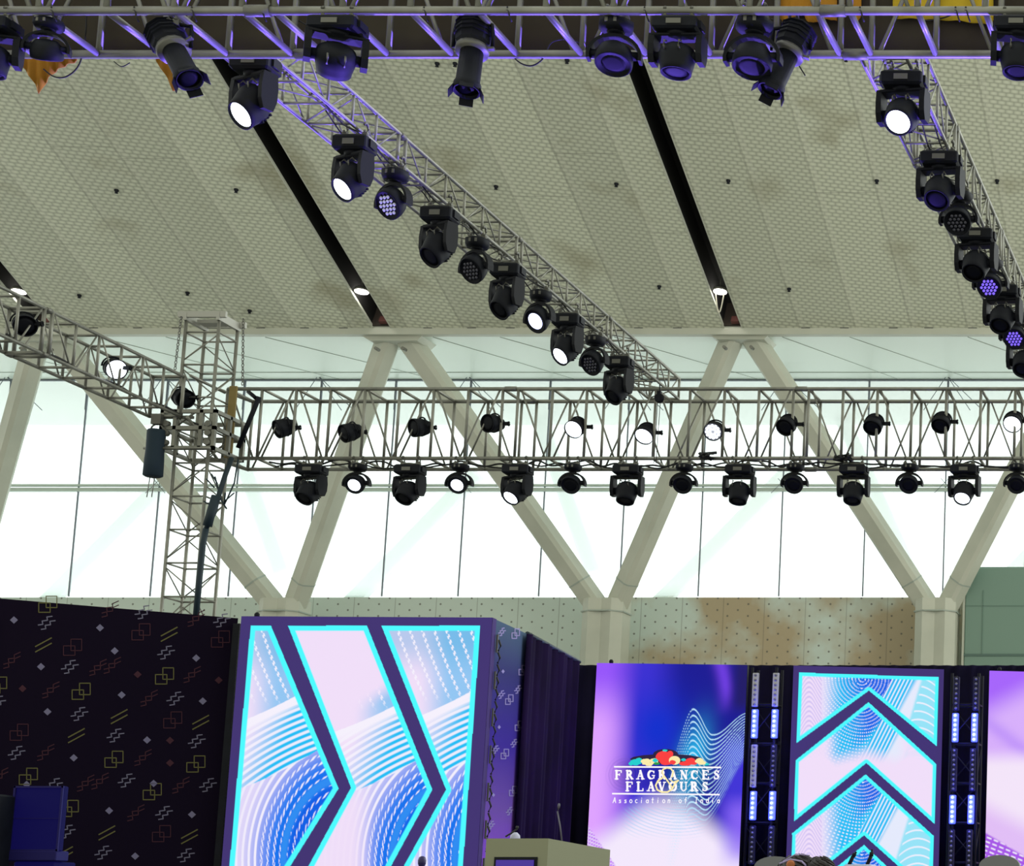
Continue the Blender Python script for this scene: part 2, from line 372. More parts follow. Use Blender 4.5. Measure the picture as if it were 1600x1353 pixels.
for i, px in enumerate(pil_px):
    X = wx(px, 938, YP); r = empty('forked_column', (X, YP, 0), lab[i], 'column', 'forked columns along the glass wall')
    b = MB()
    for s in (-1, 1):
        prof = [(-.62, -.3), (-.36, -.55), (.0, -.42), (.0, .4), (-.62, .4)] if s < 0 else [(0, -.42), (.34, -.55), (.62, -.3), (.62, .4), (0, .4)]
        b.prism(prof, 0, ZP)
    b.build('post', WHITEP, r)
    for s, T in ((-1, tops[i]), (1, tops[i+1])):
        e = T-Vector((X, YP, 0)); e.x += (.28 if s < 0 else -.28)*1.0
        p = Vector((s*.34, 0, ZP-.12))
        k = p+(e-p)*.09; k.x += s*.02
        b = MB(); beam(b, p, e, .60, .55, math.radians(-24)); b.build('strut', WHITEP, r)
        b = MB(); beam(b, p+(e-p)*.085, p+(e-p)*.09, .615, .565, math.radians(-24)); b.build('joint_line', SEAM, r)
    b = MB(); b.prism([(-.66, -.35), (-.3, -.6), (.3, -.6), (.66, -.35), (.66, .42), (-.66, .42)], ZP-.42, ZP-.38); b.build('post_joint', SEAM, r)
for i, T in enumerate(tops[1:]):
    r = empty('gusset_bracket', T, ['pale gusset plate joining struts at the left roof edge', 'pale gusset plate joining struts under the middle-left roof slot', 'pale gusset plate joining struts under the right roof slot', 'pale gusset plate joining struts beyond the right edge'][i], 'bracket', 'gusset plates at the strut heads')
    b = MB(); M = Matrix.Rotation(math.pi/2, 4, 'X')
    b.prism([(-1.35, .28), (1.15, .28), (1.1, .1), (.78, -.22), (-.62, -.22), (-.9, -.05)], -.5, .45, M); b.build('plate', WHITEP, r)
    b = MB()
    for bx in (-.35, .45): b.tube((bx, -.62, -.5), (bx, -.4, -.5), .05, 10)
    b.build('bolt', STEELD, r)
# outside raking struts seen through the glass
outs = [((30, 945), (262, 750)), ((505, 945), (745, 740)), ((985, 945), (1235, 735)), ((1490, 945), (1735, 738)), ((445, 850), (352, 640)), ((930, 850), (838, 640)), ((1425, 850), (1310, 640))]
labs = ['pale raking strut outside the glass at lower left', 'pale raking strut outside the glass right of the truss tower column', 'pale raking strut outside the glass right of the middle column', 'pale raking strut outside the glass above the green-grey box',
        'pale strut outside the glass dropping right beside the left column', 'pale strut outside the glass dropping right beside the middle column', 'pale strut outside the glass dropping right beside the right column']
for (a, q), lb in zip(outs, labs):
    Y0 = 65.0; A_ = at(*a, Y0)-Vector((0, 0, 1)); o = empty('outside_strut', A_, lb, 'strut', 'raking struts outside the glass')
    b = MB(); beam(b, (0, 0, 0), at(*q, Y0-1.0 if a[1] > 900 else Y0)-A_, .5, .5); b.build('strut', OUTW, o)
    if a[1] > 900: b = MB(); b.box((0, 0, -A_.z/2), (.6, .6, A_.z)); b.build('post', OUTW, o)

CN = Vector((0, math.sin(A), -math.cos(A))).normalized(); C0 = Vector((0, YC, ZC))
CN = Vector((0, -math.sin(A), -math.cos(A)))
for i, (x, y) in enumerate(((124, 462), (293, 458), (369, 297), (182, 298), (1138, 283), (963, 288), (1370, 283), (1558, 283), (683, 100), (711, 100), (886, 95), (1322, 92), (775, 292), (1233, 452), (390, 486), (1030, 448))):
    o0 = Vector((0, 0, EYE)); d = at(x, y, 50)-o0; t_ = (C0+CN*.02-o0).dot(CN)/d.dot(CN); P = o0+d*t_
    b = MB(); b.lathe([(.06, .03), (.06, 0), (.03, -.05), (.05, -.07)], 10); o = b.build('ceiling_sprinkler', BLACK, None, P); tag(o, 'tiny dark ceiling stub '+('near the left edge above the left truss', 'above and left of the tower head', 'halfway up, left of the left dark slot', 'halfway up near the left edge', 'halfway up, just right of the right dark slot', 'halfway up, left of the right dark slot', 'halfway up, middle of the right ceiling bay',
        'halfway up, beyond the right truss', 'left one of a pair just under the front truss', 'right one of a pair just under the front truss', 'under the front truss, left of the right dark slot', 'under the front truss left of the lit right light', 'between the left dark slot and the slanting truss', 'low down, right of the right floodlight', 'low down, just right of the tower head', 'low down, left of the right floodlight')[i], 'sprinkler', 'sprinkler stubs on the ceiling')
# ================================================================== TRUSSES
ZB = 6.90+EYE; ZTM = 7.97+EYE
def truss(name, label, O, ax, lat, up, L, W, H, rc=.025, rp_=.020, rd=.014, bay=.503, mod=8, gap=.22, m=STEEL, group=None, start=0, flat=True, jt=1.35):
    """O: origin corner; ax, lat, up: unit vectors."""
    O = Vector(O); ax, lat, up = Vector(ax), Vector(lat), Vector(up)
    r = empty(name, O, label, 'truss', group)
    P = lambda s, u, v: ax*s+lat*(u*W)+up*(v*H)
    for (u, v) in ((0, 0), (1, 0), (0, 1), (1, 1)):
        b = MB(); b.tube(P(0, u, v), P(L, u, v), rc, 10); b.build('chord', m, r)
    st = []; s = start; k = 0
    while s < L-.02:
        st.append((s, k))
        if k == mod: s += gap; k = 0
        else: s += bay; k += 1
    faces = [((0, 0), (0, 1)), ((1, 0), (1, 1)), ((0, 0), (1, 0)), ((0, 1), (1, 1))]
    for fi, (a, c) in enumerate(faces):
        b = MB(); solo = (not flat) and fi >= 2
        for i, (s, k) in enumerate(st):
            if solo: b = MB()
            rr = rp_*(jt if k in (0, mod) else 1)
            b.tube(P(s, *a), P(s, *c), rr, 8)
            if solo: b.build('cross_bar', m, r); continue
            if i+1 < len(st) and k != mod and (flat or fi < 2):
                s2 = st[i+1][0]
                if (k+fi) % 2 == 0: b.tube(P(s+.04, *c), P(s2-.06, *a), rd, 6)
                else: b.tube(P(s+.06, *a), P(s2-.04, *c), rd, 6)
        if not solo: b.build('lacing', m, r)
    for s, k in st:
        if k == mod:
            for (u, v) in ((0, 0), (1, 0), (0, 1), (1, 1)): b = MB(); b.tube(P(s+.03, u, v), P(s+gap-.03, u, v), rc*1.35, 10); b.build('module_joint', STEELD, r)
    return r
YM = 28.0
XM0 = at(352, 660, YM).x
truss('box_truss', 'tall grey box truss spanning the whole back of the stage', (XM0-.0, YM, ZB), (1, 0, 0), (0, 1, 0), (0, 0, 1), 17.5, .70, ZTM-ZB, rc=.028, rp_=.022, bay=.517, gap=.23, flat=False, jt=1.0)
YN = 13.8
truss('box_truss', 'grey box truss nearest the viewer across the top of the view', (-12.226, YN, ZB), (1, 0, 0), (0, 1, 0), (0, 0, 1), 13.2, .74, 1.07, rc=.034, rp_=.026, rd=.018, bay=.517, gap=.25, flat=False, jt=1.0)
XC = -9.62
truss('box_truss', 'grey box truss slanting from top left down to the middle of the back truss', (XC, 28.75, ZTM+.055), (0, -1, 0), (-1, 0, 0), (0, 0, 1), 15.4, .45, .32, rc=.022, rp_=.015, rd=.010, bay=.49, mod=6, gap=.16)
XR = -3.70
truss('box_truss', 'grey box truss running down the right side of the view', (XR, 28.75, ZTM+.055), (0, -1, 0), (-1, 0, 0), (0, 0, 1), 15.4, .43, .42, rc=.022, rp_=.015, rd=.010, bay=.49, mod=6, gap=.16)
XL = -16.43
truss('box_truss', 'grey box truss coming from the left edge down to the tower', (XL+.0, 27.35, 7.37+EYE), (0, -1, 0), (-1, 0, 0), (0, 0, 1), 9.5, .46, .60, rc=.024, rp_=.019, rd=.012, bay=.50, mod=6, gap=.16, flat=False)
# tower
TX0 = at(270.5, 740, 27.5).x; TW = .49
ZTOP = 27.5*elev(495)+EYE
tw = truss('tower_truss', 'upright grey truss tower standing behind the dark patterned wall', (TX0, 27.5, 1.0), (0, 0, 1), (1, 0, 0), (0, 1, 0), ZTOP-1.0, TW, TW, rc=.024, rp_=.014, rd=.010, bay=.497, mod=50)
b = MB()
b.box((TW/2, -.02, (ZTOP-1.0)+.03), (TW+.22, .05, .09)); b.box((TW/2, TW+.02, (ZTOP-1.0)+.03), (TW+.22, .05, .09))
b.box((-.0, TW/2, (ZTOP-1.0)+.0), (.05, TW+.1, .12)); b.box((TW, TW/2, (ZTOP-1.0)+.0), (.05, TW+.1, .12)); b.box((TW/2, TW/2, (ZTOP-1.0)-.02), (TW*.7, .2, .05))
b.build('head_frame', mat('head_frame_steel', (.42, .42, .38), .45, .3), tw)
# sleeve block
b = MB(); sl = empty('sleeve_block', (TX0-.14, 27.36, ZB-.0), 'grey welded sleeve block around the tower at truss height', 'truss block')
S = TW+.28
for z in (0, .30, .55): 
    for (a, c) in (((0, 0), (1, 0)), ((1, 0), (1, 1)), ((1, 1), (0, 1)), ((0, 1), (0, 0))):
        b.box(((a[0]+c[0])/2*S, (a[1]+c[1])/2*S, z), (abs(a[0]-c[0])*S+.05, abs(a[1]-c[1])*S+.05, .055))
b.build('ring_frame', STEEL, sl)
for u, v in ((0, 0), (1, 0), (0, 1), (1, 1), (.25, 0), (.75, 0), (0, .5), (1, .5)): b = MB(); b.box((u*S, v*S, .28), (.05, .05, .58)); b.build('upright', STEEL, sl)
for u in (.1, .9):
    for z in (.08, .22, .36): b = MB(); b.tube((u*S, -.05, z), (u*S, .02, z), .045, 12); b.build('roller', STEELD, sl)
b = MB(); b.tube((-.2, -.06, -.02), (S, -.06, -.02), .02); b.tube((-.12, -.06, -.02), (-.12, -.06, -.10), .05); b.build('cross_bar', STEEL, sl)
# brass coloured board
p = at(359, 603, 27.85); q = at(357, 715, 27.85)
b = MB(); b.bbox(((p.x+q.x)/2+.02, 27.86, (p.z+q.z)/2), (.115, .03, p.z-q.z), .006); o = b.build('wooden_batten', mat('ochre_wood', (.30, .22, .07), .5, noise=(5., (.24, .17, .05)))); tag(o, 'ochre upright board strapped to the left end of the back truss', 'board')
# black corner gear beside the batten
b = MB()
p = [at(405, 620, 27.95), at(372, 700, 27.95)]
b.tube(p[0], p[1], .035); b.tube(at(400, 622, 27.95), at(388, 612, 28.1), .03); b.build('x', BLACK)
o = bpy.data.objects['x']; o.name = 'black_brace'; tag(o, 'black diagonal brace at the left end of the back truss', 'brace')
# corner junction trusses between tower and main
for zz, lb in ((ZB, 'lower'), (ZTM, 'upper')):
    b = MB(); x0 = TX0-.05
    for yy in (28.0, 28.7): b.tube((x0+.62, yy, zz), (XM0, yy, zz), .026)
    b.tube((XM0-.16, 27.95, zz), (XM0-.02, 28.75, zz), .022)
    b.tube((XM0-.16, 27.3, zz if zz == ZTM else zz+.45), (XM0-.16, 28.2, zz), .022)
    o = b.build('link_frame', STEEL); tag(o, f'{lb} grey tube frame linking the tower to the back truss', 'truss link')
# chains each side of the tower head
CH = mat('chain_steel', (.20, .20, .18), .4, .7)
for (a, q), lb in ((((283, 497), (273, 580)), 'chain hanging left of the tower head'), (((380, 500), (379, 604)), 'chain hanging right of the tower head')):
    b = MB(); P = at(*a, 27.45); Q = at(*q, 27.45); n_ = int((P-Q).length/.045)
    for i in range(n_):
        c = P.lerp(Q, i/n_); d = .018
        pts = [(c.x+(d*math.cos(t) if i % 2 else 0), c.y+(0 if i % 2 else d*math.cos(t)), c.z+.028*math.sin(t)) for t in [2*math.pi*k/6 for k in range(7)]]
        b.path(pts, .007, 4)
    o = b.build('steel_chain', CH); tag(o, 'steel '+lb, 'chain', 'tower chains')
# chain hoist bag
c = at(245, 672, 27.3); r = empty('chain_bag', c, 'tall black chain bag hanging left of the tower', 'bag')
b = MB(); b.lathe([(.115, 0), (.125, -.02), (.12, -.3), (.128, -.45), (.132, -.68), (.10, -.70)], 20); b.build('bag_body', mat('bag_cloth', (.012, .03, .05), .8), r)
b = MB()
for s in (-1, 1): b.path([(s*.10, 0, -.01), (s*.07, 0, .06), (s*.02, 0, .09)], .012)
b.box((0, 0, .16), (.14, .10, .15)); b.box((.0, 0, .10), (.05, .05, .03)); b.box((.22, .08, .215), (.5, .05, .04)); b.build('hoist', CLAMP, r)
b = MB()
for dx in (-.04, .03): b.tube((dx, 0, -.70), (dx-.02, 0, -1.0), .007, 5)
b.build('chain_tail', CH, r)
# cable bundle down the tower
b = MB()
pts = [at(362, 716, 27.7), at(352, 742, 27.55), at(343, 770, 27.45), at(335, 800, 27.42), at(322, 826, 27.4)]
b.path(pts, .035, 8); 
b.path([at(338, 775, 27.42), at(330, 800, 27.40), at(324, 822, 27.40)], .065, 8)
b.path([at(322, 826, 27.4), at(317, 850, 27.40), at(312, 900, 27.40), at(306, 965, 27.40)], .042, 8)
b.path([at(372, 718, 27.7), at(366, 755, 27.5), at(350, 790, 27.45), at(352, 770, 27.45)], .012, 6)
b.path([at(336, 745, 27.6), at(345, 780, 27.45), at(354, 795, 27.45)], .012, 6)
for (dx, dy, ex, ey) in ((335, 762, 322, 748), (340, 756, 330, 740), (350, 784, 366, 770), (330, 790, 318, 783)): b.path([at(dx, dy, 27.4), at(ex, ey, 27.35)], .01, 5)
o = b.build('cable_bundle', mat('cable_teal', (.012, .03, .045), .6)); tag(o, 'thick dark cable bundle running down the tower', 'cable')

# ================================================================== FIXTURES (origin at the truss tube they hang from, lens toward -Y)
def clampmesh(sp_=.11, top=0):
    b = MB()
    for s in (-1, 1):
        pts = [(s*sp_, .045*math.sin(t), .01+.045*math.cos(t)) for t in [k*math.pi/5-1.1 for k in range(9)]]
        b.path(pts, .014, 6); b.box((s*sp_, 0, -.055), (.05, .05, .05))
    b.tube((-sp_-.03, 0, -.05), (sp_+.03, 0, -.05), .012)
    return b
def beam_head(tilt, lit, pan=0, lens=.098, name='moving_head_light'):
    r = empty(name, (0, 0, 0))
    clampmesh().build('clamp', CLAMP, r)
    b = MB(); b.bbox((0, 0, -.145), (.36, .26, .13), .02); b.box((-.19, 0, -.14), (.02, .12, .07)); b.box((.19, 0, -.14), (.02, .12, .07)); b.box((0, -.135, -.15), (.12, .012, .05), mi=1); b.build('base', [BLACK, CLAMP], r)
    PZ = -.445
    R = Matrix.Rotation(pan, 4, 'Z')
    b = MB(); b.lathe([(.09, -.25), (.10, -.20)], 16, R)
    b.bbox((0, 0, -.245), (.40, .15, .035), .01, R)
    for s in (-1, 1):
        poly = [(-.07, .01), (.07, .01), (.085, -.10), (.08, -.20), (.05, -.275), (-.05, -.275), (-.08, -.20), (-.085, -.10)]
        M = R @ Matrix.Translation((s*.195, 0, -.245)) @ Matrix(((0, 0, 1, 0), (1, 0, 0, 0), (0, 1, 0, 0), (0, 0, 0, 1)))
        b.prism(poly, -.024, .024, M)
    b.build('yoke', BLACKM, r)
    H = R @ Matrix.Translation((0, 0, PZ)) @ Matrix.Rotation(tilt, 4, 'X')     # tilt 0: lens down
    b = MB(); b.lathe([(.05, .115), (.10, .105), (.135, .07), (.15, .01), (.14, -.06), (.128, -.12), (.122, -.17), (.110, -.172), (.105, -.15)], 24, H)
    for s in (-1, 1): b.lathe([(.05, -.19), (.05, .19)], 14, H @ Matrix.Rotation(math.pi/2, 4, 'Y')) if s > 0 else None
    for k in range(4): b.box((0, .137, .06-.035*k), (.14, .02, .012), H)
    hd = b.build('head', BLACK, r)
    b = MB(); b.lathe([(.106, -.150), (.06, -.157), (.02, -.160)], 20, H); b.build('lens', LIT if lit else GLASSD, hd)
    for s in (-1, 1): b = MB(); b.path([(s*.06, -.11, .10), (s*.06, -.16, .08), (s*.06, -.165, .02), (s*.06, -.13, 0)], .008, 5, M=H); b.build('handle', CLAMP, hd)
    return r
def wash_head(tilt, mode, pan=0, name='wash_light'):
    r = empty(name, (0, 0, 0))
    clampmesh(.07).build('clamp', CLAMP, r)
    b = MB(); b.lathe([(.11, -.16), (.135, -.13), (.135, -.08), (.10, -.065)], 8); b.box((0, -.12, -.11), (.09, .012, .035), mi=1); b.build('base', [BLACK, CLAMP], r)
    R = Matrix.Rotation(pan, 4, 'Z'); PZ = -.345
    b = MB(); b.lathe([(.06, -.175), (.07, -.155)], 14, R)
    arc = [(.18*math.sin(t)*1.0, 0, PZ-.02+.155*math.cos(t)) for t in [(-1.75+3.5*k/14) for k in range(15)]]
    vs = []; fs = []
    for (x, _, z) in arc:
        nx, nz_ = x/.18, (z-PZ+.02)/.155
        for (o1, o2) in ((-.0, -.045), (.025, -.045), (.025, .045), (-.0, .045)): vs.append((x+nx*o1, o2, z+nz_*o1))
    for i in range(14):
        for j in range(4): fs.append((i*4+j, i*4+(j+1) % 4, (i+1)*4+(j+1) % 4, (i+1)*4+j))
    fs += [(3, 2, 1, 0), (56, 57, 58, 59)]
    b.add(vs, fs, 0, False, R); b.build('yoke', BLACKM, r)
    H = R @ Matrix.Translation((0, 0, PZ)) @ Matrix.Rotation(tilt, 4, 'X')
    b = MB(); b.lathe([(.04, .08), (.09, .07), (.125, .03), (.14, -.04), (.138, -.095), (.128, -.105), (.122, -.09)], 24, H)
    b.lathe([(.035, -.19), (.035, .19)], 12, H @ Matrix.Rotation(math.pi/2, 4, 'Y')); hd = b.build('head', BLACK, r)
    b = MB(); b.lathe([(.123, -.088), (.06, -.092), (.02, -.094)], 20, H)
    b.build('lens', {'lit': LIT, 'blue': LITB}.get(mode, GLASSD), hd)
    if mode in ('led', 'violet', 'off'):
        b = MB()
        for q in range(-3, 4):
            for s in range(-3, 4):
                x = (q+s*.5)*.042; y = s*.0364
                if math.hypot(x, y) < .105: b.lathe([(.0155, -.090), (.0155, -.100), (.006, -.104)], 8, H @ Matrix.Translation((x, y, 0)))
        b.build('led_cells', {'led': LEDW, 'violet': LEDV, 'off': GLASSLED}[mode], hd)
    return r
def par_can(tilt, mode, pan=0, name='par_can'):
    r = empty(name, (0, 0, 0)); R = Matrix.Rotation(pan, 4, 'Z')   # origin at the side tube it is clamped on; body to -X
    b = MB(); b.path([(.03, .03*math.sin(t), .03*math.cos(t)) for t in [k*.8 for k in range(8)]], .012, 6); b.box((-.02, 0, 0), (.09, .04, .05)); b.tube((0, 0, 0), (-.10, 0, -.0), .014); b.build('clamp', BLACKM, r)
    c = Vector((-.20, 0, .0))
    H = Matrix.Translation(c) @ R @ Matrix.Rotation(tilt, 4, 'X')
    b = MB(); b.path([(.155*math.sin(t), .0, .155*math.cos(t)) for t in [math.pi/2*(1-k/6) for k in range(13)]], .012, 6, M=Matrix.Translation(c) @ R); b.build('yoke', BLACKM, r)
    b = MB(); b.lathe([(.05, .17), (.085, .15), (.10, .11), (.13, .0), (.14, -.08), (.14, -.12), (.13, -.12), (.128, -.10)], 22, H)
    for k in range(4): b.lathe([(.104+.009*k, .10-.03*k), (.112+.009*k, .095-.03*k), (.106+.009*k, .085-.03*k)], 20, H)
    cn = b.build('can', BLACK, r)
    b = MB(); b.lathe([(.129, -.10), (.07, -.108), (.02, -.11)], 20, H); b.build('lens', {'lit': LIT, 'led': LEDW}.get(mode, GLASSD), cn)
    if mode == 'led':
        b = MB()
        for k in range(12):
            t = 2*math.pi*k/12; b.lathe([(.02, -.105), (.018, -.118)], 8, H @ Matrix.Translation((.095*math.cos(t), .095*math.sin(t), 0)))
        for k in range(6):
            t = 2*math.pi*k/6; b.lathe([(.02, -.105), (.018, -.118)], 8, H @ Matrix.Translation((.045*math.cos(t), .045*math.sin(t), 0)))
        b.build('led_cells', LIT, cn)
    return r
def profile_spot(rx, ry, name='profile_spotlight'):
    r = empty(name, (0, 0, 0))
    b = clampmesh(.03); b.build('clamp', CLAMP, r)
    H = Matrix.Translation((0, 0, -.24)) @ Euler((rx, ry, 0)).to_matrix().to_4x4()
    b = MB()
    for s in (-1, 1): b.path([(0, 0, -.06), (s*.14, 0, -.08), (s*.15, 0, -.16), (s*.15, 0, -.26)], .016, 6)
    b.build('yoke', BLACKM, r)
    b = MB(); b.lathe([(.07, .22), (.125, .20), (.14, .12), (.13, .0), (.10, -.04)], 10, H, smooth=False)
    for k in range(4): b.lathe([(.12, .18-.04*k), (.148, .175-.04*k), (.12, .165-.04*k)], 10, H, smooth=False)
    b.build('lamp_house', BLACK, r)
    b = MB(); b.lathe([(.12, -.03), (.125, -.06), (.12, -.08)], 16, H); b.box((.12, 0, -.05), (.10, .03, .02), H); b.build('shutter_collar', CLAMP, r)
    b = MB(); b.lathe([(.085, -.08), (.088, -.36), (.10, -.38), (.102, -.44), (.09, -.45), (.085, -.42)], 20, H); b.build('barrel', BLACK, r)
    b = MB()
    for k in range(4):
        t = k*math.pi/2+.4; M = H @ Matrix.Rotation(t, 4, 'Z') @ Matrix.Translation((.095, 0, -.43)) @ Matrix.Rotation(-.45, 4, 'Y')
        b.box((0, 0, -.03), (.006, .10, .07), M)
    b.build('barn_doors', BLACKM, r)
    b = MB(); b.lathe([(.084, -.42), (.04, -.425), (.01, -.428)], 16, H); b.build('lens', GLASSD, r)
    return r
made = {}
GRP = {'beam': 'moving head lights', 'wash': 'round wash lights', 'par': 'par can lights', 'prof': 'profile spotlights'}
def put(kind, args, loc, label, rz=0, sc_=1, group=None):
    key = (kind, args)
    if key not in made:
        made[key] = {'beam': beam_head, 'wash': wash_head, 'par': par_can, 'prof': profile_spot}[kind](*args); o = made[key]
    else: o = copy_tree(made[key])
    o.location = loc; o.rotation_euler = (0, 0, rz); o.scale = (sc_,)*3
    tag(o, label, 'stage light', group or GRP[kind])
    return o
ordn = ['first', 'second', 'third', 'fourth', 'fifth', 'sixth', 'seventh', 'eighth', 'ninth', 'tenth', 'eleventh']
R_ = math.radians
# under the back truss
G1 = 'lights hung under the back truss'
bigs = [488, 642, 810, 982, 1157, 1335, 1508]; tl = [-38, -36, -42, -20, -18, -22, -38]; pn = [18, 16, 22, 0, 0, 0, 6]
for i, px in enumerate(bigs):
    lit = px in (810, 1508)
    put('beam', (R_(tl[i]), lit, R_(-pn[i])), (at(px, 722, YM).x, YM, ZB-.03), f'{"lit" if lit else "unlit"} black moving head light, {ordn[i]} large one from the left under the back truss', sc_=1.06, group=G1)
smalls = [560, 720, 896, 1070, 1243, 1422, 1590]
for i, px in enumerate(smalls):
    lit = i < 2
    put('wash', (R_(-55 if lit else -52), 'lit' if lit else 'none', 0), (at(px, 720, YM).x, YM, ZB-.03), f'{"glowing" if lit else "dark"} small wash light, {ordn[i]} small one from the left under the back truss', sc_=1.0, group=G1)
# inside the back truss
G2 = 'par cans inside the back truss'
pars = [(445, 668, -65, 40, 0), (548, 675, -65, 36, 0), (657, 668, -75, 34, 0), (771, 662, -80, 25, 0), (901, 667, -55, 8, 'lit'), (1010, 676, -45, 8, 'lit'), (1117, 672, -62, 0, 'led'), (1231, 663, -50, 14, 0), (1366, 662, -40, 10, 0), (1472, 659, -40, 8, 0), (1584, 658, -50, 6, 'lit')]
for i, (px, py, t, p, m_) in enumerate(pars):
    Yp = YM+.05; c = at(px, py, Yp)
    put('par', (R_(t), m_, R_(-p)), (c.x+.20, Yp, c.z), f'{ {0: "unlit black", "lit": "brightly lit", "led": "lit dotted"}[m_]} par can clamped inside the back truss, {ordn[i]} from the left', group=G2)
# centre truss (clamped below its right chord)
def zc_for(px, X): return (px-PX0) and X*F/(px-PX0)
def onrail(px, X, Z):       # depth at which a line x=X, z=Z crosses picture column px
    zc = X*F/(px-PX0); return (zc-(Z-EYE)*sT)/cT
ZR = ZTM+.03
G3 = 'lights under the middle slanting truss'
cen = [(375, 'beam', True, 'just below the front truss at left'), (556, 'beam', True, 0), (619, 'wash', 'led', 0), (689, 'beam', False, 0), (747, 'wash', 'off', 0), (795, 'beam', False, 0), (846, 'wash', 'blue', 0), (889, 'beam', True, 0), (931, 'wash', 'off', 0), (969, 'beam', False, 0)]
# heights of the clamps follow the rail
k = {'beam': 0, 'wash': 0}
for px, kd, m_, _ in cen:
    k[kd] += 1
    if px == 375: px = 402
    Y = onrail(px, XC, ZR)
    zs_ = 1.2
    if kd == 'beam':
        lb = f'{"lit" if m_ else "unlit"} black moving head light, {ordn[k[kd]-1]} large one down the middle slanting truss'
        put('beam', (R_(-42 if m_ else -38), m_, R_(-24)), (XC, Y, ZR), lb, sc_=1.0, group=G3).scale = (1.0, 1.0, 1.25) if px == 402 else (.96, 1, 1.2)
    else:
        lb = f'{ {"led": "pale-celled", "off": "dark", "blue": "glowing"}[m_]} round wash light, {ordn[k[kd]-1]} small one down the middle slanting truss'
        put('wash', (R_(-50), m_, R_(-18)), (XC, Y, ZR), lb, sc_=1.05, group=G3).scale = (1.05, 1.05, 1.22)
G4 = 'lights under the right slanting truss'
k = {'beam': 0, 'wash': 0}
rig = [(1413, 'beam', True), (1471, 'beam', False), (1500, 'wash', 'off'), (1527, 'beam', False), (1549, 'wash', 'violet'), (1568, 'beam', False), (1588, 'wash', 'violet'), (1602, 'beam', False)]
for px, kd, m_ in rig:
    k[kd] += 1; X = XR-.05; Y = onrail(px, X, ZR)
    if kd == 'beam': put('beam', (R_(-45 if m_ else -36), m_, R_(-8)), (X, Y, ZR), f'{"lit" if m_ else "unlit"} black moving head light, {ordn[k[kd]-1]} large one down the right slanting truss', sc_=1.08, group=G4)
    else: put('wash', (R_(-48), m_, R_(-5)), (X, Y, ZR), f'{"violet-celled" if m_ == "violet" else "dark"} round wash light, {ordn[k[kd]-1]} small one down the right slanting truss', sc_=1.08, group=G4)
# near truss
G5 = 'lights on the front truss'
def near(px, py, Y=14.1): return at(px, py, Y)
YB_ = YN+.74
put('beam', (R_(60), False, R_(30)), (at(530, 18, YN).x, YN, ZB-.02), 'black moving head light turned away, left of centre on the front truss', sc_=1.05, group=G5).scale = (1.0, 1.0, .80)
put('beam', (R_(-5), False, R_(0)), (at(1062, 12, YN).x, YN, ZB-.02), 'black moving head light pointing straight down, right of centre on the front truss', sc_=.93, group=G5).scale = (.93, .93, .80)
put('beam', (R_(-8), False, R_(10)), (at(1592, 8, YN).x, YN, ZB-.02), 'black moving head light at the right end of the front truss', sc_=.93, group=G5).scale = (.93, .93, .80)
put('beam', (R_(5), False, R_(20)), (at(-8, 12, YN).x, YN, ZB-.02), 'black light cut off by the left edge on the front truss', sc_=.93, group=G5).scale = (.93, .93, .80)
put('prof', (R_(-18), R_(-36)), (at(272, 26, 14.0).x, 14.0, at(272, 26, 14.0).z), 'black profile spotlight slanting down right, at the left of the front truss', group=G5)
put('prof', (R_(-14), R_(-3)), (at(742, 24, 14.0).x, 14.0, at(742, 24, 14.0).z), 'black profile spotlight hanging straight, middle of the front truss', group=G5)
put('prof', (R_(-16), R_(16)), (at(1238, 30, 14.2).x, 14.2, at(1238, 30, 14.2).z), 'black profile spotlight slanting down left, right part of the front truss', group=G5)
put('wash', (R_(30), 'none', R_(20)), (at(78, 22, 13.9).x, 13.9, at(78, 22, 13.9).z), 'black round light above the orange cloth on the front truss', sc_=.8, group=G5)
put('wash', (R_(-20), 'none', R_(10)), (at(964, 20, 13.95).x, 13.95, at(964, 20, 13.95).z), 'small black light beside the right dark roof slot on the front truss', sc_=1.0, group=G5)
put('wash', (R_(-15), 'none', R_(0)), (at(1180, 18, 13.95).x, 13.95, at(1180, 18, 13.95).z), 'small black round light between the two large ones, right half of the front truss', sc_=1.08, group=G5)
# left truss
G6 = 'par cans inside the left truss'
for (px, py, m_, t, p, lb) in ((38, 506, 0, -62, -42, 'unlit black par can in the left truss nearest the left edge'), (178, 575, 'lit', -68, -52, 'glowing par can in the middle of the left truss'), (284, 621, 0, -70, -62, 'unlit black par can in the left truss beside the tower')):
    Y = onrail(px, XL-.1, 7.65+EYE); c = at(px, py, Y)
    put('par', (R_(t), m_, R_(-p)), (c.x-.20, Y, c.z), lb, rz=math.pi if False else 0, group=G6).location.x = c.x+.2

# cables and small gear on the trusses
def cable(pts, r, lb, grp='loose cables on the trusses'):
    V = [Vector(p) for p in pts]; out = []
    for i in range(len(V)-1):
        p0, p1, p2, p3 = V[max(i-1, 0)], V[i], V[i+1], V[min(i+2, len(V)-1)]
        for k_ in range(5):
            t = k_/5; out.append(.5*((2*p1)+(p2-p0)*t+(2*p0-5*p1+4*p2-p3)*t*t+(3*p1-p0-3*p2+p3)*t**3))
    out.append(V[-1]); b = MB(); b.path(out, r, 6); o = b.build('power_cable', CABLE); tag(o, lb, 'cable', grp); return o
N = lambda pts, Y=14.55: [at(x, y, Y) for x, y in pts]
cable(N([(68, 108), (85, 120), (105, 119), (124, 100), (133, 60), (135, 22)]), .006, 'thin black cable looping below the orange cloth')
cable(N([(178, 96), (190, 104), (203, 98)]), .004, 'tiny cable sag below the left of the front truss')
cable(N([(790, 62), (805, 92), (828, 103), (848, 92), (862, 66), (892, 62), (930, 78)]), .006, 'black cable sagging under the middle of the front truss')
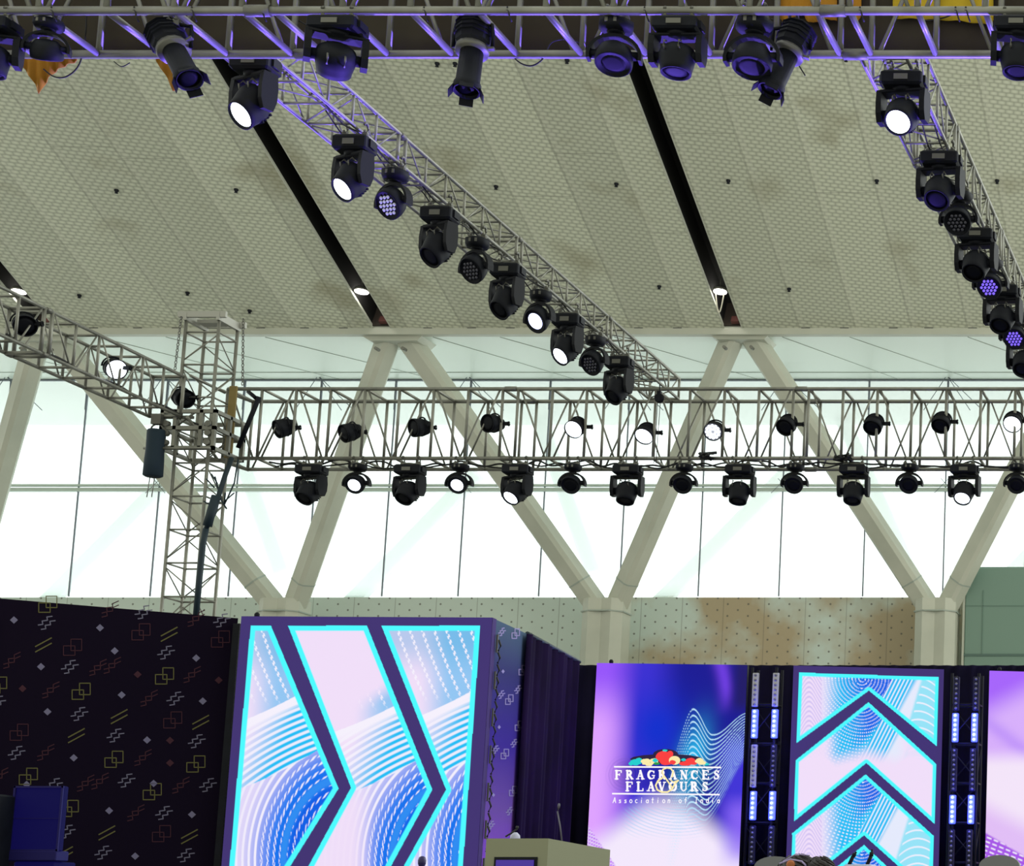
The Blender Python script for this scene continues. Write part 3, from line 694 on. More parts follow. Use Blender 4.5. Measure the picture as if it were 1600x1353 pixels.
cable(N([(405, 25), (450, 27), (480, 40), (500, 60)]), .006, 'black cable running into the turned-away light')
cable(N([(985, 55), (1010, 68), (1040, 74)]), .006, 'black cable left of the large centre-right light')
cable(N([(1100, 62), (1135, 88), (1165, 90)]), .006, 'black cable right of the large centre-right light')
cable(N([(1205, 30), (1235, 45), (1243, 90), (1258, 118)]), .006, 'black cable beside the left-slanting profile spotlight')
cable(N([(1430, 15), (1445, 32), (1480, 26), (1500, 14)]), .006, 'black cable in front of the yellow cloth')
# cables along centre truss
def railpts(xs, X, Z, sag):
    out = []
    for i, x in enumerate(xs):
        p = Vector((X, onrail(x, X, Z), Z)); p.z -= sag*(i % 2); out.append(p)
    return out
for j, (X, nm, x0, x1) in enumerate(((XC, 'middle', 500, 1010), (XR, 'right', 1430, 1620))):
    xs = [x0+(x1-x0)*(1-(1-t/14)**1.0) for t in range(15)]
    cable(railpts(xs, X-.04, ZTM+.08, .07), .009, f'black cable strung along the {nm} slanting truss', None)
    cable(railpts([x+9 for x in xs], X-.16, ZTM+.10, .12), .008, f'thin black cable sagging inside the {nm} slanting truss', None)
xs = [10, 50, 90, 140, 180, 220, 260, 300, 330]
cable(railpts(xs, XL-.02, 7.42+EYE, .05), .016, 'thick black cable along the lower tube of the left truss', None)
b = MB()
rnd = random.Random(3)
pts = []
for i in range(60):
    x = 420+i*20; pts.append(at(x, 724+rnd.uniform(-5, 6), YM+.15+.1*math.sin(i)))
cable(pts, .014, 'tangled black cable lying along the bottom of the back truss', None)
pts = [at(430+i*26, 727+rnd.uniform(-4, 5), YM+.3) for i in range(46)]
cable(pts, .012, 'second black cable lying along the back truss bottom', None)
for i, (x, y, d) in enumerate(((1030, 622, 1), (1105, 714, 0), (1317, 716, 0))):
    c = at(x, y, 27.9); r = empty('rope_pulley' if d else 'cable_knot', c, ['small dark pulley hanging where the slanting truss meets the back truss', 'dark knot of cable on the back truss right of centre', 'dark clamp on the back truss above the sixth large light'][i], 'pulley' if d else 'rigging')
    if d:
        b = MB(); b.lathe([(.06, -.025), (.07, -.02), (.045, 0), (.07, .02), (.06, .025)], 16, Matrix.Rotation(math.pi/2, 4, 'X')); b.box((0, 0, .02), (.05, .07, .16)); b.build('wheel', BLACK, r)
        b = MB(); b.tube((0, 0, .08), (0, 0, .24), .01); b.tube((-.02, 0, -.05), (-.03, 0, -1.0), .005, 5); b.tube((.02, 0, -.05), (.0, 0, -1.0), .005, 5); b.build('rope', CABLE, r)
    else:
        b = MB()
        for q in range(7): b.path([(rnd.uniform(-.14, .14), rnd.uniform(-.05, .05), rnd.uniform(-.04, .07)) for _ in range(4)], .022, 6)
        b.build('coil', CABLE, r)

# ---- cloths around the front truss
def cloth(pxs, tops_, bots, Y, name, m, label, cat, wav=.03, cols=40):
    vs = []; n_ = cols; 
    X0 = pxs[0]; X1 = pxs[-1]
    for i in range(n_+1):
        x = X0+(X1-X0)*i/n_
        yt = float(np.interp(x, pxs, tops_)); yb = float(np.interp(x, pxs, bots))
        for j in range(5):
            y = yt+(yb-yt)*j/4; p = at(x, y, Y); p.y += wav*math.sin(i*1.1)*(.3+j/4); vs.append(p)
    fs = [(i*5+j, (i+1)*5+j, (i+1)*5+j+1, i*5+j+1) for i in range(n_) for j in range(4)]
    b = MB(); b.add(vs, fs, 0, True); o = b.build(name, m)
    md = o.modifiers.new('thick', 'SOLIDIFY'); md.thickness = .008; tag(o, label, cat); return o
ORANGE = mat('orange_cloth', (.60, .27, .015), .8); YEL = mat('yellow_cloth', (.72, .50, .02), .8); BROWN = mat('brown_cloth', (.045, .034, .022), .9, noise=(2., (.06, .05, .03)))
cloth([-120, 1700], [-40, -40], [90, 80], YN+.86, 'pelmet_cloth', BROWN, 'dark brown cloth strip behind the front truss', 'cloth', wav=.015, cols=90)
cloth([1395, 1440, 1500, 1552], [-20, -20, -20, -20], [29, 30, 33, 40], YN+.80, 'hanging_cloth', YEL, 'yellow cloth against the dark strip at the top right', 'cloth', wav=.008, cols=24)
cloth([1214, 1222, 1226, 1232, 1256, 1262, 1284, 1290, 1308], [-20]*9, [24, 32, 40, 30, 22, 35, 35, 30, 33], YN+.80, 'hanging_cloth', ORANGE, 'orange cloth edge above the left-slanting profile spotlight', 'cloth', wav=.004, cols=40)
cloth([1330, 1338, 1346], [-20, -20, -20], [32, 38, 24], YN+.80, 'hanging_cloth', ORANGE, 'small orange cloth point left of the lit light, top right', 'cloth', wav=.004, cols=8)
cloth([8, 30, 45, 55, 62.5, 70, 85, 100, 122], [0]*9, [75, 97, 117, 132, 148, 131, 113, 104, 95], 15.4, 'hanging_cloth', ORANGE, 'orange pointed cloth hanging below the front truss at far left', 'cloth', wav=.01, cols=44)
cloth([244, 262, 272, 276], [20]*4, [96, 122, 146, 135], 15.4, 'hanging_cloth', ORANGE, 'narrow orange cloth tip left of the slanting profile spotlight', 'cloth', wav=.004, cols=12)
# ties round the near bottom tube
for i, px in enumerate((84, 213, 303, 412, 665, 795, 1009, 1345, 1494, 1510)):
    c = at(px, 15, YN); c.z = ZB; b = MB(); b.lathe([(.029, -.012), (.033, -.008), (.033, .008), (.029, .012)], 14, Matrix.Translation(c) @ Matrix.Rotation(math.pi/2, 4, 'Y')); b.path([c+Vector((0, -.03, .02)), c+Vector((.02, -.02, -.06)), c+Vector((.03, 0, -.09))], .006, 5)
    o = b.build('cable_tie', CABLE); tag(o, f'black tie on the near bottom tube of the front truss, {ordn[i]} from the left', 'tie', 'black ties on the front truss tube')

# ================================================================== STAGE SET
HT = 3.68+EYE; ZS = 1.0
def L3(col): return np.array(srgb(*col))
def seg_d(px, py, a, q):
    ax_, ay = a; bx, by = q; dx, dy = bx-ax_, by-ay
    t = np.clip(((px-ax_)*dx+(py-ay)*dy)/(dx*dx+dy*dy), 0, 1)
    return np.hypot(px-ax_-t*dx, py-ay-t*dy)
def inpoly(px, py, poly):
    ins = np.zeros(px.shape, bool); n_ = len(poly)
    for i in range(n_):
        (x0, y0), (x1, y1) = poly[i], poly[(i+1) % n_]
        c = ((y0 > py) != (y1 > py)) & (px < (x1-x0)*(py-y0)/(y1-y0+1e-9)+x0); ins ^= c
    return ins
def edge(px, py, poly):
    d = np.full(px.shape, 1e9)
    for i in range(len(poly)): d = np.minimum(d, seg_d(px, py, poly[i], poly[(i+1) % len(poly)]))
    return d
def lerp(a, b_, t): return a*(1-t[..., None])+b_*t[..., None]
def ss(x, a, b_): t = np.clip((x-a)/(b_-a), 0, 1); return t*t*(3-2*t)
def line(ph, width):
    width = np.asarray(width, float)      # soft periodic line: ph in periods, width fraction
    d = np.abs(ph-np.round(ph)); return 1-ss(d, width*.55, width*1.0)
EM = bpy.data.materials.new('led_picture'); EM.use_nodes = True
n = EM.node_tree.nodes; l = EM.node_tree.links; p_ = n['Principled BSDF']; p_.inputs['Base Color'].default_value = (.01, .01, .012, 1); p_.inputs['Roughness'].default_value = .6
at_ = n.new('ShaderNodeAttribute'); at_.attribute_name = 'picture'; p_.inputs['Specular IOR Level'].default_value = .08; l.new(at_.outputs['Color'], p_.inputs['Emission Color']); p_.inputs['Emission Strength'].default_value = 1.0
def led_face(P0, P1, art, parent, name='led_picture', res=1.0, off=.012, ztop=None, zdense=None):
    """flat grid on the vertical plane through P0,P1 from z=ztop down to the stage; colour attribute holds the displayed picture"""
    d = (P1-P0); d.z = 0; Lw = d.length; u = d.normalized(); nrm = Vector((u.y, -u.x, 0))
    x0, y0 = proj(*P0); x1, y1 = proj(*P1); nu = int(abs(x1-x0)/res)
    zt = ztop if ztop is not None else min(P0.z, P1.z)
    pxm = F/(P0.y*cT+2*sT)
    dz = res/pxm; zvis = zt-(1365-y0)/pxm
    zs = list(np.arange(zt, max(zvis, ZS), -dz))+list(np.linspace(max(zvis, ZS), ZS, 12)[1:])
    zs = np.array(zs); us = np.linspace(0, Lw, nu+1)
    U, Zg = np.meshgrid(us, zs)
    X = P0.x+u.x*U+nrm.x*off; Y = P0.y+u.y*U+nrm.y*off
    z = Zg-EYE; zc = Y*cT+z*sT; yc = -Y*sT+z*cT
    px = PX0+F*X/zc; py = PY0-F*yc/zc
    col = art(px, py)
    m_, n2 = U.shape
    vs = np.stack([X, Y, Zg], -1).reshape(-1, 3)
    idx = np.arange(m_*n2).reshape(m_, n2)
    fs = np.stack([idx[:-1, :-1], idx[1:, :-1], idx[1:, 1:], idx[:-1, 1:]], -1).reshape(-1, 4)
    me = bpy.data.meshes.new(name); me.from_pydata(vs.tolist(), [], fs.tolist())
    ca = me.color_attributes.new('picture', 'FLOAT_COLOR', 'POINT')
    rgba = np.ones((m_*n2, 4), np.float32); rgba[:, :3] = np.clip(col.reshape(-1, 3), 0, 1.0)
    ca.data.foreach_set('color', rgba.ravel()); me.materials.append(EM); me.update()
    o = bpy.data.objects.new(name, me); C.objects.link(o); o.parent = parent
    return o
CY = L3((75, 250, 255)); WH = L3((245, 240, 252)); PK = L3((240, 222, 248)); LB = L3((85, 188, 240)); MBc = L3((30, 190, 245)); DB = L3((0, 95, 230)); FR = L3((64, 49, 113))
def waves(px, py, ox, oy, pinkx):
    """blue/pink ribbon artwork; (ox, oy) shifts it between the arrow cells"""
    x = px-ox; y = py-oy
    y1 = 1125-.40*(x-382)-.0009*(x-382)**2; y2 = 1232-.35*(x-375)-.0012*(x-375)**2
    pk = ss(x, pinkx[0], pinkx[1])
    top = lerp(LB, PK, 1-ss(x, 380, 440)*.75+0*x)
    top = lerp(top, LB*.85, ss(y, 1070, 1000)*.5)
    ph = (x-.00075*(y-960)**2-.28*(y-960)+16)/19.0
    ds = ((y)/8.6); dash = line(ds+.35*np.floor(ph), .36)
    top = lerp(top, WH, line(ph, .15)*dash*ss(y, 1105, 1080))
    r = np.hypot((x-640), (y-1560)*1.0); ph2 = r/9.5
    mid = lerp(PK, MBc, ss(x+.45*(y-1150), 375, 450))
    mid = lerp(mid, WH, line(ph2, .30)*.9)
    mid = lerp(mid, WH, ss(y, y1+28+0*x, y1+6))
    r3 = np.hypot((x-545)*.92, (y-1345)*.72)
    low = lerp(L3((225, 215, 248)), L3((20, 120, 240)), ss(r3, 165, 105)); low = lerp(low, DB, ss(r3, 110, 92)); low = lerp(low, L3((50, 150, 245)), ss(np.abs(r3-94), 9, 2)*.75)
    ph3 = r3/9.0; ang = np.arctan2((y-1345), (x-545)); outer = ss(r3, 98, 102)
    dsh = line(ang*r3/10.0+.5*np.floor(ph3+.5), np.where(r3 < 90, .26, .34))
    low = lerp(low, WH, line(ph3, .24)*np.where(r3 > 128, 1, dsh)*np.where(np.abs(r3-94) < 5, 0, 1)*(.95-.25*ss(r3, 140, 165)))
    c = np.where((y < y1)[..., None], top, np.where((y < y2)[..., None], mid, low))
    return lerp(c, PK, pk)
def arrows(polys, px, py, cells, bw):
    col = np.broadcast_to(FR, px.shape+(3,)).copy()
    for poly, cell in zip(polys, cells):
        ins = inpoly(px, py, poly); 
        if not ins.any(): continue
        c = cell(px, py); e = edge(px, py, poly)
        c = lerp(c, CY, 1-ss(e, bw-1, bw+1))
        col[ins] = c[ins]
    return col
PA = [(391.6, 977.5), (423.4, 977.5), (529, 1232), (400, 1439), (351, 1439)]
PB = [(450, 977.5), (573.4, 977.5), (675.6, 1233.8), (565, 1438), (436, 1438), (548.4, 1230.6)]
PC = [(596, 977.5), (750.6, 977.5), (717, 1440), (583, 1440), (697, 1233.8)]
def artL(px, py):
    def cB(px, py):
        c = waves(px, py, 168, 8, (9e3, 9e4)); m_ = ss(py+.55*(px-560), 1120, 1085)
        c = lerp(c, PK, m_); return lerp(c, PK, ss(px-.0*py, 590, 545)*ss(py, 1215, 1260)*.9)
    return arrows([PA, PB, PC], px, py, [lambda a, q: waves(a, q, 0, 0, (9e3, 9e4)), cB, lambda a, q: waves(a, q, 268, -4, (9e3, 9e4))], 8)
def screen_box(name, label, cat, a, q, art=None, frame=PURF, thick=.12, top=None, group=None, inset=0, res=1.0, ZT_=HT):
    P0 = atz(a[0], a[1], ZT_); P1 = atz(q[0], q[1], ZT_)
    r = empty(name, ((P0.x+P1.x)/2, (P0.y+P1.y)/2, ZS), label, cat, group)
    d = P1-P0; d.z = 0; u = d.normalized(); nrm = Vector((u.y, -u.x, 0))
    lo = -r.location
    b = MB(); vs = []
    for z in (ZS, ZT_):
        for P, s in ((P0, 0), (P1, 0), (P1, 1), (P0, 1)):
            v = Vector((P.x, P.y, z))-nrm*(thick*s); vs.append(v+lo)
    b.add(vs, [(0, 3, 2, 1), (4, 5, 6, 7), (0, 1, 5, 4), (1, 2, 6, 5), (2, 3, 7, 6), (3, 0, 4, 7)])
    b.build('cabinet', frame, r)
    if art:
        A0 = P0+u*inset; A1 = P1-u*inset
        o = led_face(A0, A1, art, r, res=res, ztop=ZT_-inset); o.matrix_parent_inverse = Matrix.Translation(lo)
        # parent inverse keeps world coordinates
    return r, P0, P1, u, nrm
SL_, P0, P1, u, nrm = screen_box('led_screen', 'tall stage screen with two big right-pointing arrows in cyan outline', 'screen', (378, 963), (770, 965), artL, inset=.0, res=.9)
def cableside():
    b = MB()
    for k in range(26):
        z = HT-.25-k*.15
        b.path([(P1.x+.03, P1.y+.14, z), (P1.x+.05, P1.y+.16, z-.07), (P1.x+.03, P1.y+.14, z-.14)], .012, 5)
        if k % 3 == 0: b.box((P1.x+.02, P1.y+.12, z-.05), (.02, .02, .22), mi=1)
    return b
o = cableside().build('rear_hardware', [CABLE, CLAMP], SL_); o.matrix_parent_inverse = Matrix.Translation(-SL_.location)
# middle screen
def artM(px, py):
    t = (py-1036)/317; x = px+.05*(py-1036); s = (x-933)/235
    c = lerp(L3((150, 85, 250)), L3((60, 45, 210)), ss(s, .05, .32)); c = lerp(c, L3((20, 18, 145)), ss(s, .32, .6))
    blue = np.exp(-(((s-.42)/.2)**2+((t-.33)/.2)**2)); c = lerp(c, L3((5, 45, 205)), blue*.95)
    c = lerp(c, L3((110, 60, 225)), np.exp(-((s-.82-.05*np.sin(t*9))/.05)**2)*ss(t, .28, .1)*.9)
    c = lerp(c, L3((28, 20, 100)), ss(s, .86, .97)*ss(t, .28, .18))
    c = lerp(c, L3((225, 165, 255)), ss(s, .30, .02)*ss(t, .03, .35)*.95)
    c = lerp(c, L3((70, 55, 225)), ss(s, .75, .95)*ss(t, .3, .45)*.8)
    c = lerp(c, L3((40, 200, 250)), np.exp(-(((s-.66+.25*(t-.5))/.09)**2+((t-.5)/.17)**2))*.85)
    c = lerp(c, L3((243, 232, 252)), ss(t+.12*np.cos((s-.5)*5), .70, .90))
    c = lerp(c, L3((150, 110, 250)), ss(s, .82, 1.0)*ss(t, .62, .75)*(1-ss(t, .9, 1.05))*.7)
    # ribbon of lines
    yy = 1108+95*ss(s, .655, .50)+40*ss(s, .655, .79)-34*ss(s, .80, 1.02)
    ph = (py-yy)/np.maximum(7.5-16*(s-.80), 4)
    m_ = ss(ph, -.4, 0)*ss(ph, 19, 15)*ss(s, .50, .60)*np.where(s < .645, line(py/4.5, .35), 1)
    c = lerp(c, L3((190, 235, 255)), line(ph, .18)*m_*.9)
    r = np.hypot((s-.60)*240, (py-1205)*1.3); low = line(r/6.5, .2)*ss(t, .70, .73)*ss(t, .88, .80)*ss(np.abs(s-.5), .3, .2)
    c = lerp(c, L3((150, 205, 245)), low*.5)
    r = np.hypot((s-.22)*240, (py-1210)); c = lerp(c, L3((120, 90, 200)), line(r/5, .25)*ss(r, 34, 24)*.25)
    # violet net, bottom left
    e = (t-.80)-s*1.0; net = np.maximum(line((py+px)/5.2, .25), line((py-.4*px)/5.2, .3)); c = lerp(c, lerp(L3((190, 110, 245)), WH, net*.6), ss(e, 0, .015))
    # soft dark behind the lettering
    c = lerp(c, c*.45, (np.exp(-(((px-1042)/78)**6+((py-1196)/10)**2))+np.exp(-(((px-1040)/82)**6+((py-1218)/19)**4)))*.5*ss(s, -.02, .2))
    return c
SM, M0, M1, um, nm = screen_box('led_screen', 'stage screen with purple blue picture and fruit logo', 'screen', (933, 1036), (1168, 1039), artM, frame=BLACK, res=.9)
def artV(px, py):
    def cell(ox, oy, hue):
        def f(px, py):
            x = px-1352+ox; y = py-oy
            b1 = x < -60+.35*(y-0); 
            c = lerp(PK, MBc, ss(x, -75, -35)); c = lerp(c, DB, ss(x-.25*y, -45, 10)*(1-ss(x+.9*y, 25, 40)))
            c = lerp(c, MBc, ss(x+.55*y, 28, 34)*.9); c = lerp(c, WH, ss(x+.55*y, 62, 72)*.85); c = lerp(c, L3((120, 225, 245)), ss(x+.3*y, 78, 84)*.8)
            rr = np.hypot(x+5, (y+25)); arcs = line(rr/5.2, .25); ang = np.arctan2(y+25, x+5)
            c = lerp(c, WH, arcs*line(ang*16, .32)*ss(x, -72, -60)*(x+.55*y < 28)*.9)
            c = lerp(c, WH, line((x+.5*y)/6.2, .25)*((x+.55*y > 28)&(x+.55*y < 66))*.9)
            c = lerp(c, L3((205, 190, 240)), line((y-34*np.exp(-((x+88)/16)**2)*-1)/7.5, .28)*(x < -68)*.8)
            c = lerp(c, WH, line((y-.016*(x-82)**2)/13, .13)*(x+.3*y > 84)*.85)
            return c if not hue else lerp(c, PK, np.clip(ss(y-.25*np.abs(x), 42, 72)+ss(np.abs(x), 45, 70)*.9, 0, 1))
        return f
    Q1 = [(1248.7, 1050.7), (1467, 1058), (1463.8, 1166), (1357.6, 1079), (1244.4, 1161)]
    Q2 = [(1357, 1097), (1463, 1193.7), (1460.4, 1287.5), (1353.6, 1192), (1240.4, 1283.5), (1243, 1188)]
    Q3 = [(1352.6, 1209.8), (1459, 1306), (1456, 1400), (1350, 1305), (1236, 1396), (1237.7, 1302)]
    Q4 = [(1350, 1320), (1455, 1418), (1452, 1510), (1347, 1418), (1233, 1508), (1234, 1414)]
    return arrows([Q1, Q2, Q3, Q4], px, py, [cell(0, 1085, 0), cell(0, 1118, 1), cell(0, 1232, 0), cell(0, 1345, 0)], 5.5)
SV, *_ = screen_box('led_screen', 'stage screen with stacked upward chevrons in cyan outline', 'screen', (1240, 1040), (1475, 1046), artV, res=.85)
def artR(px, py):
    t = (py-1048)/305; s = (px-1545)/60
    c = lerp(L3((165, 100, 250)), L3((215, 175, 250)), ss(t+.1*s, .1, .3)); c = lerp(c, L3((185, 140, 248)), np.exp(-((t-.27-.15*s)/.05)**2)*.7)
    c = lerp(c, L3((243, 228, 248)), ss(t, .38, .5)); c = lerp(c, L3((225, 190, 245)), ss(t-.1*s, .62, .78))
    e = (t-.83)-.12*s; net = line((py-.4*px)/7.2, .25)*line((px+.35*py)/12, .42)
    c = lerp(c, lerp(L3((165, 85, 230)), WH, net*.85), ss(e, 0, .02)*ss(t-1.2+s*.0, .4, .1))
    return c
SR, *_ = screen_box('led_screen', 'stage screen in lilac and white cut off by the right edge', 'screen', (1546, 1048), (1690, 1052), artR, frame=BLACK, res=1.1)

# ---- logo lettering on the middle screen (flat shapes on the screen face)
def arc(cx, cy, rx, ry, a0, a1, n=10): return [(cx+rx*math.cos(math.radians(a0+(a1-a0)*k/n)), cy+ry*math.sin(math.radians(a0+(a1-a0)*k/n))) for k in range(n+1)]
SER = lambda x, y, w_=.26: [(x-w_/2, y), (x+w_/2, y)]
GLY = {   # (thick strokes, thin strokes); box 0..1 high, about .8 wide
 'F': ([[(.2, 0), (.2, 1)]], [[(.05, .96), (.72, .96)], [(.72, .96), (.72, .74)], [(.2, .52), (.52, .52)], [(.52, .62), (.52, .42)], SER(.2, .04, .36)]),
 'R': ([[(.2, 0), (.2, 1)], arc(.38, .73, .2, .21, 80, -80), [(.4, .5), (.72, .04)]], [[(.05, .96), (.42, .96)], [(.2, .5), (.42, .5)], SER(.2, .04, .36), SER(.74, .04, .22)]),
 'A': ([[(.42, .98), (.7, .02)]], [[(.42, .98), (.14, .02)], [(.24, .34), (.6, .34)], SER(.13, .04, .3), SER(.7, .04, .34)]),
 'G': ([arc(.45, .5, .34, .44, 110, 250)], [arc(.45, .5, .34, .44, 110, 40), arc(.45, .5, .34, .44, 250, 320), [(.72, .12), (.72, .42)], [(.52, .42), (.82, .42)], [(.72, .92), (.72, .7)]]),
 'N': ([[(.18, .96), (.7, .04)]], [[(.18, .04), (.18, .96)], [(.7, .04), (.7, .96)], SER(.18, .04, .28), SER(.7, .96, .28), SER(.12, .96, .2)]),
 'C': ([arc(.45, .5, .34, .44, 110, 250)], [arc(.45, .5, .34, .44, 110, 40), arc(.45, .5, .34, .44, 250, 322), [(.72, .95), (.72, .68)]]),
 'E': ([[(.2, 0), (.2, 1)]], [[(.05, .96), (.72, .96)], [(.72, .96), (.72, .78)], [(.2, .52), (.52, .52)], [(.05, .04), (.74, .04)], [(.74, .04), (.74, .26)], [(.52, .62), (.52, .42)]]),
 'S': ([[(.25, .72), (.4, .56), (.55, .46), (.65, .28)]], [arc(.43, .73, .2, .21, 30, 200), arc(.43, .27, .23, .22, 20, -160), [(.64, .95), (.64, .74)], [(.2, .05), (.2, .28)]]),
 'L': ([[(.22, 0), (.22, 1)]], [SER(.22, .96, .36), [(.05, .04), (.72, .04)], [(.72, .04), (.72, .28)]]),
 'V': ([[(.16, .96), (.44, .02)]], [[(.44, .02), (.72, .96)], SER(.16, .96, .32), SER(.72, .96, .28)]),
 'O': ([arc(.45, .5, .34, .44, 110, 250), arc(.45, .5, .34, .44, -70, 70)], [arc(.45, .5, .34, .44, 60, 120), arc(.45, .5, .34, .44, 240, 300)]),
 'U': ([[(.2, .96), (.2, .34)]], [arc(.45, .34, .25, .3, 180, 360), [(.7, .34), (.7, .96)], SER(.2, .96, .34), SER(.7, .96, .28)]),
}
for ch, st_ in {'o': [arc(.3, .3, .2, .28, 0, 360, 12)], 's': [[(.45, .5), (.2, .52), (.2, .34), (.42, .26), (.4, .05), (.12, .05)]], 'c': [arc(.32, .3, .2, .28, 50, 310)], 'i': [[(.25, .58), (.2, .02)], [(.27, .8), (.27, .86)]],
        'a': [arc(.28, .28, .18, .26, 0, 360, 12), [(.48, .56), (.46, .02)]], 't': [[(.3, .9), (.22, .05), (.36, .03)], [(.1, .58), (.44, .58)]], 'n': [[(.12, .58), (.08, .02)], [(.1, .4), (.3, .58), (.42, .45), (.38, .02)]],
        'f': [[(.5, .92), (.36, .92), (.24, .0)], [(.1, .58), (.42, .58)]], 'I': [[(.3, .95), (.22, .02)], [(.14, .95), (.46, .95)], [(.06, .02), (.38, .02)]], 'd': [arc(.26, .28, .18, .26, 0, 360, 12), [(.52, .95), (.44, .02)]],
        'A.': [[(.02, .02), (.36, .95), (.5, .02)], [(.14, .35), (.44, .35)]]}.items(): GLY[ch if ch != 'A.' else 'a_cap'] = ([], st_)
def ribbon(b, pts, wd, mp, mi=0):
    for i in range(len(pts)-1):
        a, q = Vector(pts[i]), Vector(pts[i+1]); d = q-a
        if d.length < 1e-6: continue
        d.normalize(); nn = Vector((-d.y, d.x))*wd/2; e = d*wd*.25
        b.add([mp(v) for v in (a-nn-e, a+nn-e, q+nn+e, q-nn+e)], [(0, 3, 2, 1)], mi)
def mpM(v, off=.022):   # photograph position of a mark -> point on the screen face
    # intersect the sight line with the screen plane
    o0 = Vector((0, 0, EYE)); d = at(v[0], v[1], 10)-o0
    pl = M0+nm*off; t = (pl-o0).dot(nm)/d.dot(nm); return o0+d*t
lg = empty('x', (0, 0, 0)); bpy.data.objects.remove(lg)
EWH = mat('logo_white', (0, 0, 0), emit=L3((255, 250, 255)), es=1.0); ECR = mat('logo_cream', (0, 0, 0), emit=L3((250, 235, 170)), es=1.0); ERED = mat('logo_red', (0, 0, 0), emit=L3((250, 60, 60)), es=1.0)
ETEAL = mat('logo_teal', (0, 0, 0), emit=L3((30, 205, 205)), es=1.0); EGR = mat('logo_green', (0, 0, 0), emit=L3((40, 150, 70)), es=1.0); EDK = mat('logo_shadow', (0, 0, 0), emit=L3((40, 25, 60)), es=1.0)
def adopt(o, par): o.parent = par; o.matrix_parent_inverse = Matrix.Translation(-par.location); return o
def text_row(b, chars, cx0, cx1, y0, y1, thick, thin, off):
    n_ = len(chars); sl = (cx1-cx0)/n_
    for i, ch in enumerate(chars):
        if ch == ' ': continue
        h = y1-y0; w_ = min(h*1.0, sl*1.05)
        f = lambda p: (cx0+sl*i+p[0]*w_+ (sl-w_*.85)/2, y1-p[1]*h)
        tk, tn = GLY[ch]
        for s in tk: ribbon(b, [f(p) for p in s], thick, lambda v: mpM(v, off))
        for s in tn: ribbon(b, [f(p) for p in s], thin, lambda v: mpM(v, off))
b = MB()
text_row(b, 'FRAGRANCES', 958, 1128, 1203.5, 1217.5, 3.3, 1.7, .030)
text_row(b, 'FLAVOURS', 975, 1110, 1221.5, 1236, 3.3, 1.7, .030)
adopt(b.build('logo_lettering', EWH), SM)
b = MB(); text_row(b, ['a_cap']+list('ssociation of India'), 957, 1128, 1245.5, 1254.5, .9, 1.15, .028); adopt(b.build('logo_small_lettering', EWH), SM)
b = MB()
for (a, q) in (((960, 1198), (1126, 1199)), ((957, 1240), (1124, 1241.5))): ribbon(b, [a, q], 2.4, lambda v: mpM(v, .028))
adopt(b.build('logo_rule', EWH), SM)
b = MB()   # the ampersand
amp = arc(1043, 1208, 8, 8, -60, 200, 16)[::1]
ribbon(b, [(1060, 1219), (1052, 1222), (1047, 1218)], 1.8, lambda v: mpM(v, .033))
ribbon(b, [(1050, 1214), (1052, 1206), (1048, 1200.5), (1042, 1199.5), (1036, 1202), (1034.5, 1207), (1038, 1213), (1050, 1230)], 2.4, lambda v: mpM(v, .033))
ribbon(b, [(1038, 1213), (1028, 1220), (1024.5, 1227), (1027, 1234), (1034, 1237.5), (1043, 1237.5), (1050, 1233), (1055, 1224), (1060, 1219)], 2.6, lambda v: mpM(v, .033))
adopt(b.build('logo_ampersand', ECR), SM)
def blob(b, cx, cy, rx, ry, off, n=14, wob=0, mi=0, ph=0):
    pts = [(cx+rx*(1+wob*math.sin(5*t+ph))*math.cos(t), cy+ry*(1+wob*math.cos(4*t+ph))*math.sin(t)) for t in [2*math.pi*k/n for k in range(n)]]
    b.add([mpM(p, off) for p in pts], [tuple(range(n))], mi)
b = MB()
for (cx, cy, rx, ry, of, wob, mi) in ((1041, 1186, 57, 8, .020, .0, 5), (1040, 1179, 20, 9, .0205, 0, 5), (993, 1191, 9.5, 4.6, .024, .12, 3), (986, 1193, 4, 3, .025, .1, 3), (998, 1188, 6, 4, .025, .1, 3),
        (1009, 1190, 7.5, 5, .026, .15, 1), (1014, 1194, 6, 3, .0265, .1, 1), (1022, 1189, 7, 4.5, .027, .12, 1), (1024, 1188, 4.5, 3, .0275, .1, 3), (1026, 1193, 5, 2, .028, 0, 4), (1036, 1182, 11.5, 8.5, .029, .05, 2), (1041, 1189, 11, 6.5, .0292, .05, 2), (1047, 1178, 5, 5, .0294, 0, 2),
        (1054, 1188, 9, 7, .030, .0, 1), (1051, 1191, 5, 3.5, .031, .1, 2), (1039, 1172.5, 4, 1.8, .031, .1, 3), (1068, 1187, 4, 2.2, .029, .1, 3), (1071, 1193, 10, 3.5, .030, .05, 2), (1079, 1189, 8, 5, .0305, .05, 2), (1084, 1191, 6, 4, .0306, .05, 2), (1093, 1189, 7, 4.5, .031, .14, 1), (1097, 1192, 6, 3, .0315, .1, 1), (1104, 1194, 4.5, 1.8, .031, .1, 3)):
    blob(b, cx, cy, rx, ry, of+.004, wob=wob, mi=mi, ph=cx)
adopt(b.build('logo_fruit', [EWH, ECR, ERED, ETEAL, EGR, EDK]), SM)

